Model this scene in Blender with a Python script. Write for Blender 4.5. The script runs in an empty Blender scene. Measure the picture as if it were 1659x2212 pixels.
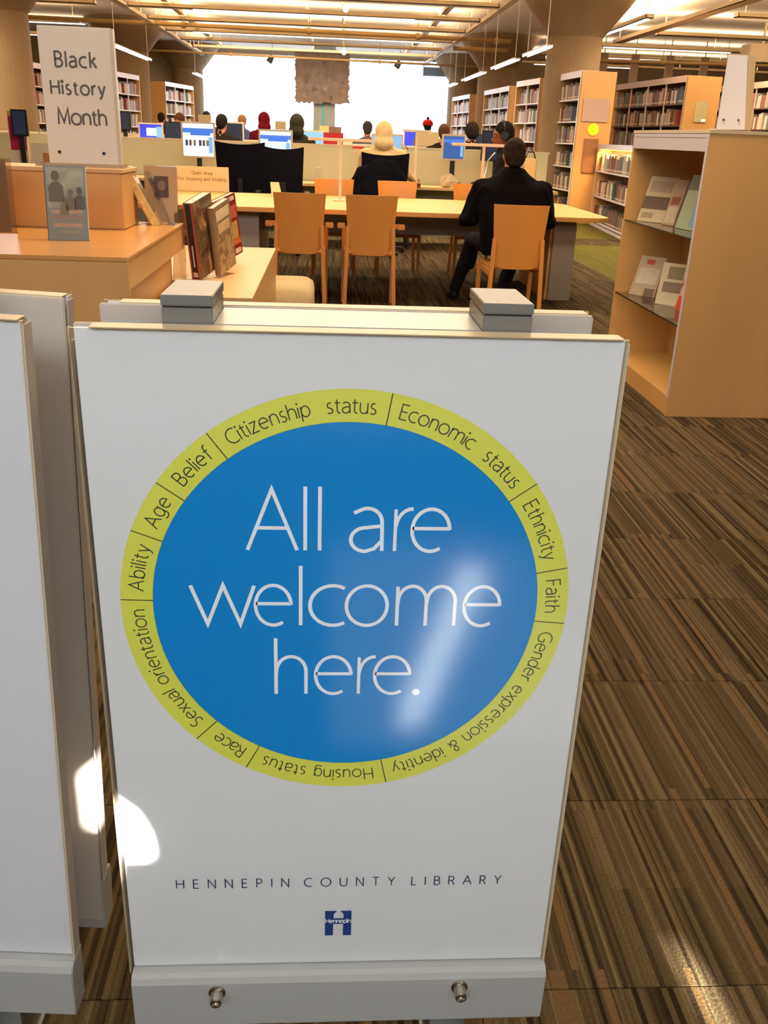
import bpy, bmesh, math, random
from mathutils import Vector, Matrix
from mathutils.geometry import tessellate_polygon
R = math.radians
rnd = random.Random(7)
S = bpy.context.scene
COL = S.collection

# ------------------------------------------------------------------ camera
CAM_H = 1.32
def make_camera():
    P, YW, RO = R(22.5), R(4.0), R(2.19)
    fwd = Vector((math.sin(YW) * math.cos(P), math.cos(YW) * math.cos(P), -math.sin(P)))
    right = Vector((math.cos(YW), -math.sin(YW), 0))
    up = right.cross(fwd)
    r = right * math.cos(RO) + up * math.sin(RO)
    u = up * math.cos(RO) - right * math.sin(RO)
    m = Matrix((r, u, -fwd)).transposed().to_4x4()
    m.translation = Vector((0, 0, CAM_H))
    cd = bpy.data.cameras.new('camera')
    cam = bpy.data.objects.new('camera', cd)
    COL.objects.link(cam)
    cam.matrix_world = m
    cd.sensor_fit = 'HORIZONTAL'
    cd.sensor_width = 36.0
    cd.lens = 36.0 * 1960.0 / 1659.0
    cd.clip_start = 0.02
    cd.clip_end = 400
    S.camera = cam
make_camera()

# ------------------------------------------------------------------ world, sun, exposure
S.view_settings.view_transform = 'Standard'
S.view_settings.look = 'None'
S.view_settings.gamma = 1.0
S.view_settings.use_curve_mapping = False
S.view_settings.exposure = 0.58
S.cycles.use_denoising = True
S.cycles.max_bounces = 6
S.cycles.diffuse_bounces = 3
S.cycles.glossy_bounces = 3
S.cycles.transparent_max_bounces = 16
S.cycles.sample_clamp_indirect = 6.0

W = bpy.data.worlds.new('sky')
S.world = W
W.use_nodes = True
_bg = W.node_tree.nodes['Background']
_bg.inputs[0].default_value = (0.80, 0.90, 1.0, 1)
_bg.inputs[1].default_value = 3.2

SUN_TAN, SUN_A = 0.316, -0.25          # sun height (tangent) and sideways drift per metre of depth
def add_sun():
    L = bpy.data.lights.new('sun', 'SUN')
    L.energy = 50.0
    L.angle = R(0.53)
    L.color = (1.0, 0.97, 0.92)
    o = bpy.data.objects.new('sun', L)
    COL.objects.link(o)
    d = Vector((SUN_A, 1.0, -SUN_TAN)).normalized()
    o.rotation_euler = (-d).to_track_quat('Z', 'Y').to_euler()
    o.location = (0, -6, 4)
add_sun()

def area(name, loc, size, energy, color, direction, parent=None, spread=180, sy=None):
    L = bpy.data.lights.new(name, 'AREA')
    L.shape = 'RECTANGLE'
    L.size = size
    L.size_y = sy if sy else size
    L.energy = energy
    L.color = color
    L.spread = R(spread)
    o = bpy.data.objects.new(name, L)
    COL.objects.link(o)
    if parent:
        o.parent = parent
    o.location = loc
    o.rotation_euler = (-Vector(direction)).to_track_quat('Z', 'Y').to_euler()
    return o
WARM = (1.0, 0.79, 0.53)
COOL = (0.86, 0.93, 1.0)
# added fill: unseen cool area light behind the camera, warm ones under the ceiling
area('front_fill', (-0.6, -2.3, 2.9), 5.0, 93, COOL, (0, 1, -0.45), sy=1.2)
area('ceiling_fill', (0.4, 0.9, 3.6), 2.6, 24, (1.0, 0.80, 0.56), (0, 0, -1), sy=1.2)
area('ceiling_fill', (1.0, 4.2, 3.6), 4.6, 120, WARM, (0, 0, -1), sy=1.0)
area('ceiling_fill', (0.6, 8.8, 3.6), 7.0, 190, WARM, (0, 0, -1), sy=1.0)
area('ceiling_fill', (0.0, 13.4, 3.6), 9.0, 260, WARM, (0, 0, -1), sy=1.0)
area('ceiling_fill', (-0.4, 20.5, 3.3), 6.0, 140, WARM, (0, 0, -1), sy=1.0)
area('ceiling_fill', (-0.4, 27.3, 3.3), 6.0, 130, WARM, (0, 0.6, -1), sy=1.0)
area('ceiling_fill', (5.4, 12.6, 3.6), 2.0, 140, WARM, (0, 0.4, -1), sy=1.6)
area('ceiling_fill', (8.0, 17.0, 3.2), 5.0, 200, WARM, (0, 0, -1), sy=1.0)
area('ceiling_fill', (-8.0, 16.0, 3.2), 5.0, 220, WARM, (0, 0, -1), sy=1.0)

# ------------------------------------------------------------------ materials
def lin(c):
    out = []
    for v in c:
        v /= 255.0
        out.append(v / 12.92 if v <= 0.04045 else ((v + 0.055) / 1.055) ** 2.4)
    return tuple(out) + (1,)
MATS = {}
def mat(name, rgb, rough=0.6, metal=0.0, var=0.0, scale=(8, 8, 8), spec=0.5, emit=None, es=0.0, coat=0.0, bump=0.0):
    if name in MATS:
        return MATS[name]
    m = bpy.data.materials.new(name)
    MATS[name] = m
    m.use_nodes = True
    nt = m.node_tree
    b = nt.nodes['Principled BSDF']
    b.inputs['Base Color'].default_value = lin(rgb)
    b.inputs['Roughness'].default_value = rough
    b.inputs['Metallic'].default_value = metal
    b.inputs['Specular IOR Level'].default_value = spec
    b.inputs['Coat Weight'].default_value = coat
    b.inputs['Coat Roughness'].default_value = 0.08
    if emit:
        b.inputs['Emission Color'].default_value = lin(emit)
        b.inputs['Emission Strength'].default_value = es
    if var or bump:
        tc = nt.nodes.new('ShaderNodeTexCoord')
        mp = nt.nodes.new('ShaderNodeMapping')
        mp.inputs['Scale'].default_value = scale
        no = nt.nodes.new('ShaderNodeTexNoise')
        no.inputs['Scale'].default_value = 1.0
        no.inputs['Detail'].default_value = 4
        nt.links.new(tc.outputs['Object'], mp.inputs[0])
        nt.links.new(mp.outputs[0], no.inputs[0])
        if var:
            mr = nt.nodes.new('ShaderNodeMapRange')
            mr.inputs[1].default_value = 0.3
            mr.inputs[2].default_value = 0.7
            mr.inputs[3].default_value = 1 - var
            mr.inputs[4].default_value = 1 + var
            nt.links.new(no.outputs[0], mr.inputs[0])
            mx = nt.nodes.new('ShaderNodeVectorMath')
            mx.operation = 'SCALE'
            mx.inputs[0].default_value = lin(rgb)[:3]
            nt.links.new(mr.outputs[0], mx.inputs['Scale'])
            nt.links.new(mx.outputs[0], b.inputs['Base Color'])
        if bump:
            bp = nt.nodes.new('ShaderNodeBump')
            bp.inputs['Strength'].default_value = bump
            bp.inputs['Distance'].default_value = 0.01
            nt.links.new(no.outputs[0], bp.inputs['Height'])
            nt.links.new(bp.outputs[0], b.inputs['Normal'])
    return m

def clear(name, tint=(1, 1, 1), rough=0.05, ior=1.45, gain=1.0, base=0.0):
    """clear plastic or glass: mostly see-through, mirror-like towards grazing angles"""
    if name in MATS:
        return MATS[name]
    m = bpy.data.materials.new(name)
    MATS[name] = m
    m.use_nodes = True
    nt = m.node_tree
    nt.nodes.clear()
    o = nt.nodes.new('ShaderNodeOutputMaterial')
    t = nt.nodes.new('ShaderNodeBsdfTransparent')
    t.inputs[0].default_value = tint + (1,)
    g = nt.nodes.new('ShaderNodeBsdfGlossy')
    g.inputs['Roughness'].default_value = rough
    ge = nt.nodes.new('ShaderNodeNewGeometry')
    dt = nt.nodes.new('ShaderNodeVectorMath'); dt.operation = 'DOT_PRODUCT'
    nt.links.new(ge.outputs['Normal'], dt.inputs[0]); nt.links.new(ge.outputs['Incoming'], dt.inputs[1])
    ab = nt.nodes.new('ShaderNodeMath'); ab.operation = 'ABSOLUTE'
    nt.links.new(dt.outputs['Value'], ab.inputs[0])
    iv = nt.nodes.new('ShaderNodeMath'); iv.operation = 'SUBTRACT'; iv.inputs[0].default_value = 1.0; iv.use_clamp = True
    nt.links.new(ab.outputs[0], iv.inputs[1])
    pw = nt.nodes.new('ShaderNodeMath'); pw.operation = 'POWER'; pw.inputs[1].default_value = 5.0
    nt.links.new(iv.outputs[0], pw.inputs[0])
    f0 = ((ior - 1) / (ior + 1)) ** 2
    f = nt.nodes.new('ShaderNodeMath'); f.operation = 'MULTIPLY_ADD'
    f.inputs[1].default_value = 1 - f0; f.inputs[2].default_value = f0
    nt.links.new(pw.outputs[0], f.inputs[0])
    mm = nt.nodes.new('ShaderNodeMath')
    mm.operation = 'MULTIPLY_ADD'
    mm.inputs[1].default_value = gain
    mm.inputs[2].default_value = base
    mx = nt.nodes.new('ShaderNodeMixShader')
    nt.links.new(f.outputs[0], mm.inputs[0])
    nt.links.new(mm.outputs[0], mx.inputs[0])
    nt.links.new(t.outputs[0], mx.inputs[1])
    nt.links.new(g.outputs[0], mx.inputs[2])
    nt.links.new(mx.outputs[0], o.inputs[0])
    return m

def frosted(name, rgb, see=0.35):
    m = bpy.data.materials.new(name)
    m.use_nodes = True
    nt = m.node_tree
    nt.nodes.clear()
    o = nt.nodes.new('ShaderNodeOutputMaterial')
    d = nt.nodes.new('ShaderNodeBsdfPrincipled')
    d.inputs['Base Color'].default_value = lin(rgb)
    d.inputs['Roughness'].default_value = 0.4
    t = nt.nodes.new('ShaderNodeBsdfTranslucent')
    t.inputs[0].default_value = lin(rgb)
    mx = nt.nodes.new('ShaderNodeMixShader')
    mx.inputs[0].default_value = see
    nt.links.new(d.outputs[0], mx.inputs[1])
    nt.links.new(t.outputs[0], mx.inputs[2])
    nt.links.new(mx.outputs[0], o.inputs[0])
    return m

maple = mat('maple_veneer', (216, 164, 100), 0.38, var=0.07, scale=(3, 3, 0.7))
maple_top = mat('maple_top', (212, 152, 86), 0.22, var=0.06, scale=(1, 4, 4))
pale_maple = mat('pale_maple', (216, 172, 116), 0.45, var=0.05, scale=(2, 2, 0.5))
chair_wood = mat('chair_wood', (204, 136, 62), 0.4, var=0.08, scale=(2, 2, 0.8))
table_wood = mat('table_wood', (224, 162, 86), 0.42, var=0.04, scale=(1, 6, 6))
white_metal = mat('white_metal', (226, 220, 224), 0.45)
lilac_metal = mat('lilac_metal', (206, 196, 204), 0.4)
alu = mat('aluminium', (176, 178, 176), 0.38, metal=0.75, var=0.04, scale=(2, 60, 60), spec=0.5)
alu_flat = mat('anodised_aluminium', (140, 141, 138), 0.42, metal=0.75)
steel = mat('polished_steel', (190, 184, 172), 0.22, metal=1.0)
poster_w = mat('poster_white', (226, 227, 226), 0.5, var=0.012, scale=(6, 6, 6))
blank_w = mat('blank_sheet_white', (222, 222, 224), 0.45)
blue = mat('poster_blue', (0, 138, 214), 0.6, spec=0.12)
lime = mat('poster_lime', (224, 226, 88), 0.5)
navy = mat('print_navy', (26, 40, 92), 0.5)
emblem_blue = mat('emblem_blue', (10, 56, 124), 0.5)
print_white = mat('print_white', (246, 250, 255), 0.5)
print_dark = mat('print_dark', (34, 52, 50), 0.5)
print_grey = mat('print_grey', (96, 92, 88), 0.5)
concrete = mat('concrete', (142, 116, 84), 0.85, var=0.10, scale=(1.4, 1.4, 1.4), bump=0.15)
ceil_m = mat('ceiling_concrete', (222, 206, 186), 0.9, var=0.05, scale=(0.5, 0.5, 0.5))
wall_m = mat('wall_plaster', (196, 176, 146), 0.9)
acrylic = clear('clear_acrylic', (0.97, 0.97, 0.96), 0.04, 1.49)
acrylic_edge = mat('acrylic_edge', (190, 168, 128), 0.3)
cover_sheet = clear('clear_cover_sheet', (1, 1, 1), 0.12, 1.49)
glass = clear('window_glass', (0.98, 0.99, 1.0), 0.02, 1.45)
shelf_glass = clear('shelf_glass', (0.78, 0.86, 0.78), 0.05, 1.5)
frost = frosted('frosted_acrylic', (226, 216, 204))
frost_lip = frosted('frosted_lip', (192, 192, 188), 0.25)
dark_glass_edge = mat('glass_edge', (40, 46, 30), 0.3)
partition_m = mat('partition_panel', (198, 200, 170), 0.7)
partition_frame = mat('partition_frame', (204, 196, 172), 0.5)
black_mesh = mat('black_mesh_fabric', (14, 13, 21), 0.9, spec=.15)
black_pl = mat('black_plastic', (20, 19, 20), 0.5)
beige_pl = mat('beige_plastic', (214, 198, 168), 0.5)
cream_card = mat('cream_card', (220, 194, 146), 0.7)
pouf_m = mat('beige_upholstery', (196, 172, 128), 0.9, var=0.04, scale=(60, 60, 60), bump=0.2)
lamp_white = mat('lamp_white', (230, 214, 190), 0.45)
pipe_m = mat('pipe_paint', (176, 140, 84), 0.5)
beam_m = mat('fixture_paint', (214, 190, 150), 0.55)
glow = mat('tube_glow', (255, 236, 200), 0.5, emit=(255, 226, 176), es=3.4)
glow_cool = mat('tube_glow_cool', (255, 250, 245), 0.5, emit=(255, 246, 235), es=1.5)
felt = mat('grey_felt', (150, 130, 122), 0.95, var=0.18, scale=(5, 5, 5), bump=0.6)
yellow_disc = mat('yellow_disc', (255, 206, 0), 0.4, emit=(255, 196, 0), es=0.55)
lilac_patch = mat('lilac_patch', (190, 158, 142), 0.7)
skin_light = mat('skin_light', (190, 122, 92), 0.55)
skin_brown = mat('skin_brown', (112, 62, 40), 0.55)

# ------------------------------------------------------------------ mesh builder
class MB:
    def __init__(s):
        s.v, s.f, s.mi = [], [], []
    def add(s, vs, fs, k=0):
        n = len(s.v)
        s.v += [tuple(p) for p in vs]
        s.f += [tuple(i + n for i in f) for f in fs]
        s.mi += [k] * len(fs)
        return s
    def hexa(s, p, k=0):        # 8 points, bottom ring then top ring
        return s.add(p, [(3, 2, 1, 0), (4, 5, 6, 7), (0, 1, 5, 4), (1, 2, 6, 5), (2, 3, 7, 6), (3, 0, 4, 7)], k)
    def box(s, x0, x1, y0, y1, z0, z1, k=0):
        return s.hexa([(x0, y0, z0), (x1, y0, z0), (x1, y1, z0), (x0, y1, z0), (x0, y0, z1), (x1, y0, z1), (x1, y1, z1), (x0, y1, z1)], k)
    def quad(s, a, b, c, d, k=0):
        return s.add([a, b, c, d], [(0, 1, 2, 3)], k)
    def tube(s, path, r, n=10, k=0, r2=None):
        path = [Vector(p) for p in path]
        base = len(s.v)
        m = len(path)
        for i, p in enumerate(path):
            t = (path[min(i + 1, m - 1)] - path[max(i - 1, 0)]).normalized()
            a = t.orthogonal().normalized() if abs(t.z) > .9 else t.cross(Vector((0, 0, 1))).normalized()
            b = t.cross(a)
            rr = r if r2 is None else r + (r2 - r) * i / (m - 1)
            for j in range(n):
                q = 2 * math.pi * j / n
                s.v.append(tuple(p + a * math.cos(q) * rr + b * math.sin(q) * rr))
        for i in range(m - 1):
            for j in range(n):
                j2 = (j + 1) % n
                s.f.append((base + i * n + j, base + i * n + j2, base + (i + 1) * n + j2, base + (i + 1) * n + j))
                s.mi.append(k)
        s.f.append(tuple(base + j for j in range(n))[::-1]); s.mi.append(k)
        s.f.append(tuple(base + (m - 1) * n + j for j in range(n))); s.mi.append(k)
        return s
    def prism(s, pts, axis, a, b, k=0):
        """extrude a 2-D outline; axis 'x','y','z' is the extrusion axis"""
        n = len(pts)
        def P(u, v, w):
            return {'x': (w, u, v), 'y': (u, w, v), 'z': (u, v, w)}[axis]
        vs = [P(u, v, a) for u, v in pts] + [P(u, v, b) for u, v in pts]
        fs = [tuple(range(n))[::-1], tuple(range(n, 2 * n))] + [(i, (i + 1) % n, n + (i + 1) % n, n + i) for i in range(n)]
        return s.add(vs, fs, k)
    def rings(s, rings, k=0, cap=True):
        n = len(rings[0])
        base = len(s.v)
        for r in rings:
            s.v += [tuple(p) for p in r]
        for i in range(len(rings) - 1):
            for j in range(n):
                j2 = (j + 1) % n
                s.f.append((base + i * n + j, base + i * n + j2, base + (i + 1) * n + j2, base + (i + 1) * n + j)); s.mi.append(k)
        if cap:
            s.f.append(tuple(base + j for j in range(n))[::-1]); s.mi.append(k)
            s.f.append(tuple(base + (len(rings) - 1) * n + j for j in range(n))); s.mi.append(k)
        return s
    def rot(s, axis, ang, about=(0, 0, 0)):
        M = Matrix.Translation(about) @ Matrix.Rotation(ang, 4, axis) @ Matrix.Translation(-Vector(about))
        s.v = [tuple(M @ Vector(p)) for p in s.v]
        return s
    def move(s, x, y, z):
        s.v = [(a + x, b + y, c + z) for a, b, c in s.v]
        return s
    def join(s, o, k=None):
        n = len(s.v)
        s.v += o.v
        s.f += [tuple(i + n for i in f) for f in o.f]
        s.mi += [k] * len(o.f) if k is not None else o.mi
        return s
    def build(s, name, m, parent=None, bevel=0.0, smooth=False, off=None):
        me = bpy.data.meshes.new(name)
        v = s.v
        if off:
            v = [(a - off[0], b - off[1], c - off[2]) for a, b, c in v]
        me.from_pydata(v, [], s.f)
        for x in (m if isinstance(m, (list, tuple)) else [m]):
            me.materials.append(x)
        if isinstance(m, (list, tuple)):
            me.polygons.foreach_set('material_index', s.mi)
        bm = bmesh.new(); bm.from_mesh(me)
        bmesh.ops.recalc_face_normals(bm, faces=bm.faces)
        if bevel:
            bmesh.ops.bevel(bm, geom=[e for e in bm.edges if len(e.link_faces) == 2 and e.calc_face_angle(0) > 0.6], offset=bevel, segments=2, affect='EDGES', clamp_overlap=True)
        bm.to_mesh(me); bm.free()
        if smooth:
            me.polygons.foreach_set('use_smooth', [True] * len(me.polygons))
        o = bpy.data.objects.new(name, me)
        COL.objects.link(o)
        if parent:
            o.parent = parent
        return o

def tag(o, label, cat, group=None):
    o['label'] = label; o['category'] = cat
    if group: o['group'] = group
    return o
def thing(name, label, cat, loc=(0, 0, 0), rz=0.0, group=None):
    o = bpy.data.objects.new(name, None)
    COL.objects.link(o)
    o.empty_display_size = 0.1
    o.location = loc; o.rotation_euler = (0, 0, rz)
    return tag(o, label, cat, group)
def struct(o):
    o['kind'] = 'structure'
    return o
def copy_tree(o, parent=None):
    c = o.copy(); COL.objects.link(c); c.parent = parent
    for ch in list(o.children):
        copy_tree(ch, c)
    return c
def named(o, label):
    o['label'] = label
    return o

# ------------------------------------------------------------------ carpet
def carpet_material():
    m = bpy.data.materials.new('striped_carpet')
    m.use_nodes = True
    nt = m.node_tree
    b = nt.nodes['Principled BSDF']
    b.inputs['Roughness'].default_value = 0.95
    b.inputs['Specular IOR Level'].default_value = 0.1
    N, L = nt.nodes.new, nt.links.new
    geo = N('ShaderNodeNewGeometry')
    sp = N('ShaderNodeSeparateXYZ'); L(geo.outputs['Position'], sp.inputs[0])
    def M(op, a, bb=None, c=None):
        n = N('ShaderNodeMath'); n.operation = op
        for i, q in enumerate((a, bb, c)):
            if q is None: continue
            if hasattr(q, 'is_output'): L(q, n.inputs[i])
            else: n.inputs[i].default_value = q
        return n.outputs[0]
    X, Y = sp.outputs[0], sp.outputs[1]
    def stripes(w, rowh, offy, seed):
        cx = M('FLOOR', M('DIVIDE', X, w))
        # row edges step from one tile to the next
        cy = M('FLOOR', M('DIVIDE', M('ADD', Y, offy), rowh))
        cb = N('ShaderNodeCombineXYZ')
        L(cx, cb.inputs[0]); L(cy, cb.inputs[1]); cb.inputs[2].default_value = seed
        wn = N('ShaderNodeTexWhiteNoise'); wn.noise_dimensions = '3D'
        L(cb.outputs[0], wn.inputs[0])
        return wn.outputs[0]
    T = 0.468
    a = stripes(0.0105, T, -0.15, 1.0)
    c = stripes(0.023, T * 1.5, 0.1, 5.0)
    d = stripes(0.036, T, 0.06, 9.0)
    e = stripes(0.0060, T * 1.3, 0.3, 13.0)
    g = stripes(0.014, T, 0.28, 21.0)
    v = M('ADD', M('ADD', M('MULTIPLY', a, 0.46), M('MULTIPLY', c, 0.16)), M('ADD', M('MULTIPLY', d, 0.08), M('MULTIPLY', e, 0.30)))
    cr = N('ShaderNodeValToRGB'); L(v, cr.inputs[0])
    el = cr.color_ramp.elements
    cr.color_ramp.interpolation = 'LINEAR'
    el[0].position = 0.17; el[0].color = lin((34, 26, 15))
    el[1].position = 0.82; el[1].color = lin((104, 88, 58))
    for pos, colr in ((0.33, (54, 43, 27)), (0.42, (71, 58, 37)), (0.62, (80, 67, 44))):
        q = el.new(pos); q.color = lin(colr)
    # warm tan pinstripes
    mx = N('ShaderNodeMix'); mx.data_type = 'RGBA'
    L(M('GREATER_THAN', g, 0.93), mx.inputs[0])
    L(cr.outputs[0], mx.inputs[6]); mx.inputs[7].default_value = lin((98, 76, 46))
    # olive blocks in the far aisle
    inx = M('MULTIPLY', M('GREATER_THAN', X, 3.0), M('LESS_THAN', X, 5.2))
    iny = M('MULTIPLY', M('GREATER_THAN', Y, 9.1), M('LESS_THAN', Y, 17.5))
    cb = N('ShaderNodeCombineXYZ')
    L(M('FLOOR', M('DIVIDE', X, T * 2)), cb.inputs[0]); L(M('FLOOR', M('DIVIDE', Y, T * 2)), cb.inputs[1])
    wn = N('ShaderNodeTexWhiteNoise'); wn.noise_dimensions = '3D'; L(cb.outputs[0], wn.inputs[0])
    gm = M('MULTIPLY', M('MULTIPLY', inx, iny), M('GREATER_THAN', wn.outputs[0], 0.38))
    mg = N('ShaderNodeMix'); mg.data_type = 'RGBA'
    L(M('MULTIPLY', gm, 0.55), mg.inputs[0]); L(mx.outputs[2], mg.inputs[6]); mg.inputs[7].default_value = lin((108, 104, 34))
    # pile
    mp = N('ShaderNodeMapping'); mp.inputs['Scale'].default_value = (260, 160, 1)
    L(geo.outputs['Position'], mp.inputs[0])
    vo = N('ShaderNodeTexNoise'); vo.inputs['Scale'].default_value = 1.0; vo.inputs['Detail'].default_value = 2
    L(mp.outputs[0], vo.inputs[0])
    mr = N('ShaderNodeMapRange'); mr.inputs[1].default_value = 0.3; mr.inputs[2].default_value = 0.7; mr.inputs[3].default_value = 0.80; mr.inputs[4].default_value = 1.18
    L(vo.outputs[0], mr.inputs[0])
    sc = N('ShaderNodeVectorMath'); sc.operation = 'SCALE'
    L(mg.outputs[2], sc.inputs[0]); L(mr.outputs[0], sc.inputs['Scale'])
    L(sc.outputs[0], b.inputs['Base Color'])
    bp = N('ShaderNodeBump'); bp.inputs['Strength'].default_value = 0.6; bp.inputs['Distance'].default_value = 0.003
    L(vo.outputs[0], bp.inputs['Height']); L(bp.outputs[0], b.inputs['Normal'])
    return m
carpet = carpet_material()
XL, XR, YB, YF, ZC = -15.0, 17.0, -2.5, 33.5, 3.82
floor = struct(MB().box(XL, XR, YB, YF, -0.2, -0.006).build('floor', carpet))
TILE = 0.468
tile_me = None
def add_tile(ix, iy):
    global tile_me
    x, y = ix * TILE, 0.15 + iy * TILE
    if tile_me is None:
        o = MB().box(0.0006, TILE - 0.0006, 0.0006, TILE - 0.0006, -0.0055, 0.0).build('carpet_tile', carpet, bevel=0.0008)
        tile_me = o.data
    else:
        o = bpy.data.objects.new('carpet_tile', tile_me)
        COL.objects.link(o)
    o.parent = floor
    o.location = (x, y, 0)
spots = [(ix, iy) for iy in range(1, 12) for ix in range(-2, 6)] + [(ix, iy) for iy in range(12, 27) for ix in range(-3, 10)]
for ix, iy in spots[:300]:
    add_tile(ix, iy)
# unseen pale reflector added to put the streak on the poster's blue disc
streak_reflector = mat('streak_reflector', (212, 220, 222), 0.35)
struct(MB().box(0.02, 0.72, -1.05, 0.08, -0.006, -0.0005).build('floor_reflector', streak_reflector))

# ------------------------------------------------------------------ ceiling and walls
struct(MB().box(XL, XR, YB, YF, ZC, ZC + 0.3).build('ceiling', ceil_m))
struct(MB().box(XL - 0.2, XL, YB, YF, 0, ZC).build('wall_left', wall_m))
struct(MB().box(XR, XR + 0.2, YB, YF, 0, ZC).build('wall_right', wall_m))
def back_wall():
    """unseen wall behind the camera; openings added and shaped to cast the sun patches"""
    def hit(x, y, z):            # where the sun ray through a point crosses the wall
        d = y - YB
        return (x - SUN_A * d, z + SUN_TAN * d)
    h1 = [hit(-0.303, 0.93, 0.417), hit(-0.270, 0.93, 0.417), hit(-0.267, 0.93, 0.452), hit(-0.224, 0.93, 0.452), hit(-0.228, 0.93, 0.485), hit(-0.242, 0.93, 0.518), hit(-0.266, 0.93, 0.540), hit(-0.303, 0.93, 0.505)]
    h2 = [hit(0.622, 1.15, 0), hit(0.664, 1.15, 0), hit(0.680, 0.96, 0), hit(0.640, 0.96, 0)]
    h3 = [hit(0.17, 0.00, 0), hit(0.24, 0.00, 0), hit(0.55, -0.86, 0), hit(0.46, -0.90, 0)]
    outer = [(XL, 0), (XR, 0), (XR, ZC), (XL, ZC)]
    polys = [outer] + [h[::-1] for h in (h1, h2, h3)]
    flat = [p for q in polys for p in q]
    tri = tessellate_polygon([[Vector((x, z, 0)) for x, z in q] for q in polys])
    mb = MB()
    mb.add([(x, YB, z) for x, z in flat], [tuple(t) for t in tri])
    struct(mb.build('wall_back', wall_m))
back_wall()

# window wall at the far end
def window(n, x0, x1, z0, z1, y=YF):
    fr = MB()
    w = 0.02
    fr.box(x0, x1, y - .05, y + .05, z0, z0 + w * 2).box(x0, x1, y - .05, y + .05, z1 - w, z1)
    fr.box(x0, x0 + w, y - .05, y + .05, z0, z1).box(x1 - w, x1, y - .05, y + .05, z0, z1)
    f = struct(fr.build('window_%d' % n, mat('window_frame', (230, 236, 240), 0.4)))
    MB().box(x0 + w, x1 - w, y - .006, y + .006, z0 + w * 2, z1 - w).build('pane', glass, f)
    return f
window(1, -4.6, -0.22, 0.05, 3.66)
window(2, -0.22, 4.4, 0.05, 3.66)
far = MB()
far.box(XL, -4.6, YF, YF + .2, 0, ZC).box(4.4, XR, YF, YF + .2, 0, ZC).box(-4.6, 4.4, YF, YF + .2, 3.66, ZC)
struct(far.build('wall_far', wall_m))
struct(MB().box(3.05, 4.3, 33.0, 33.3, 3.2, 3.46).build('trim_2', mat('grey_blue_paint', (140, 160, 190), 0.7)))
struct(MB().box(-60, 60, YF + .2, 120, -0.4, -0.2).build('ground_outside', mat('snow', (235, 238, 242), 0.9)))

# mushroom columns
def column(x, y, label, w=0.96, flare=0.50):
    zb, zt = 3.10, ZC - 0.002
    h = w / 2
    t = thing('concrete_column', label, 'column', (x, y, 0), 0, 'concrete columns with flared tops')
    n = 40
    def ring(r, z):
        return [(r * math.cos(2 * math.pi * i / n), r * math.sin(2 * math.pi * i / n), z) for i in range(n)]
    o = MB().rings([ring(h, 0), ring(h, zb)]).build('shaft', concrete, t)
    c = MB()
    c.rings([ring(h + .004, zb - .02), ring(h + .02, zb), ring(h + flare, zt - 0.06), ring(h + flare, zt)])
    c.build('capital', concrete, t)
    return t
column(4.425, 18.28, 'thick round concrete column with flared top beside the yellow-disc bookcase', .98, .56)
column(4.40, 26.5, 'middle concrete column of the right-hand row, flaring into the ceiling', .98, .56)
column(4.38, 32.9, 'farthest right concrete column, against the bright window wall', 0.98, .56)
column(-5.79, 18.28, 'wide concrete column at the left edge of the photo', .98, .56)
column(-5.18, 26.4, 'concrete column right of the Black History Month sign', 0.98, .56)
column(-4.62, 32.9, 'farthest left concrete column, against the bright window wall', 0.98, .56)
# slim column behind the tapestry
t = thing('window_column', 'slim pale grey column with a teal stripe below the felt hanging', 'column', (-0.18, 31.3, 0))
MB().box(-0.34, 0.34, 0, 0.4, 0, ZC - 0.01).build('shaft', mat('grey_paint', (170, 176, 176), 0.7), t, bevel=.01)
named(MB().box(-0.07, 0.0, -0.012, 0.0, 0.6, 2.4).build('stripe', mat('teal_paint', (90, 200, 190), 0.5), t), 'bright teal vertical stripe')

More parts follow.
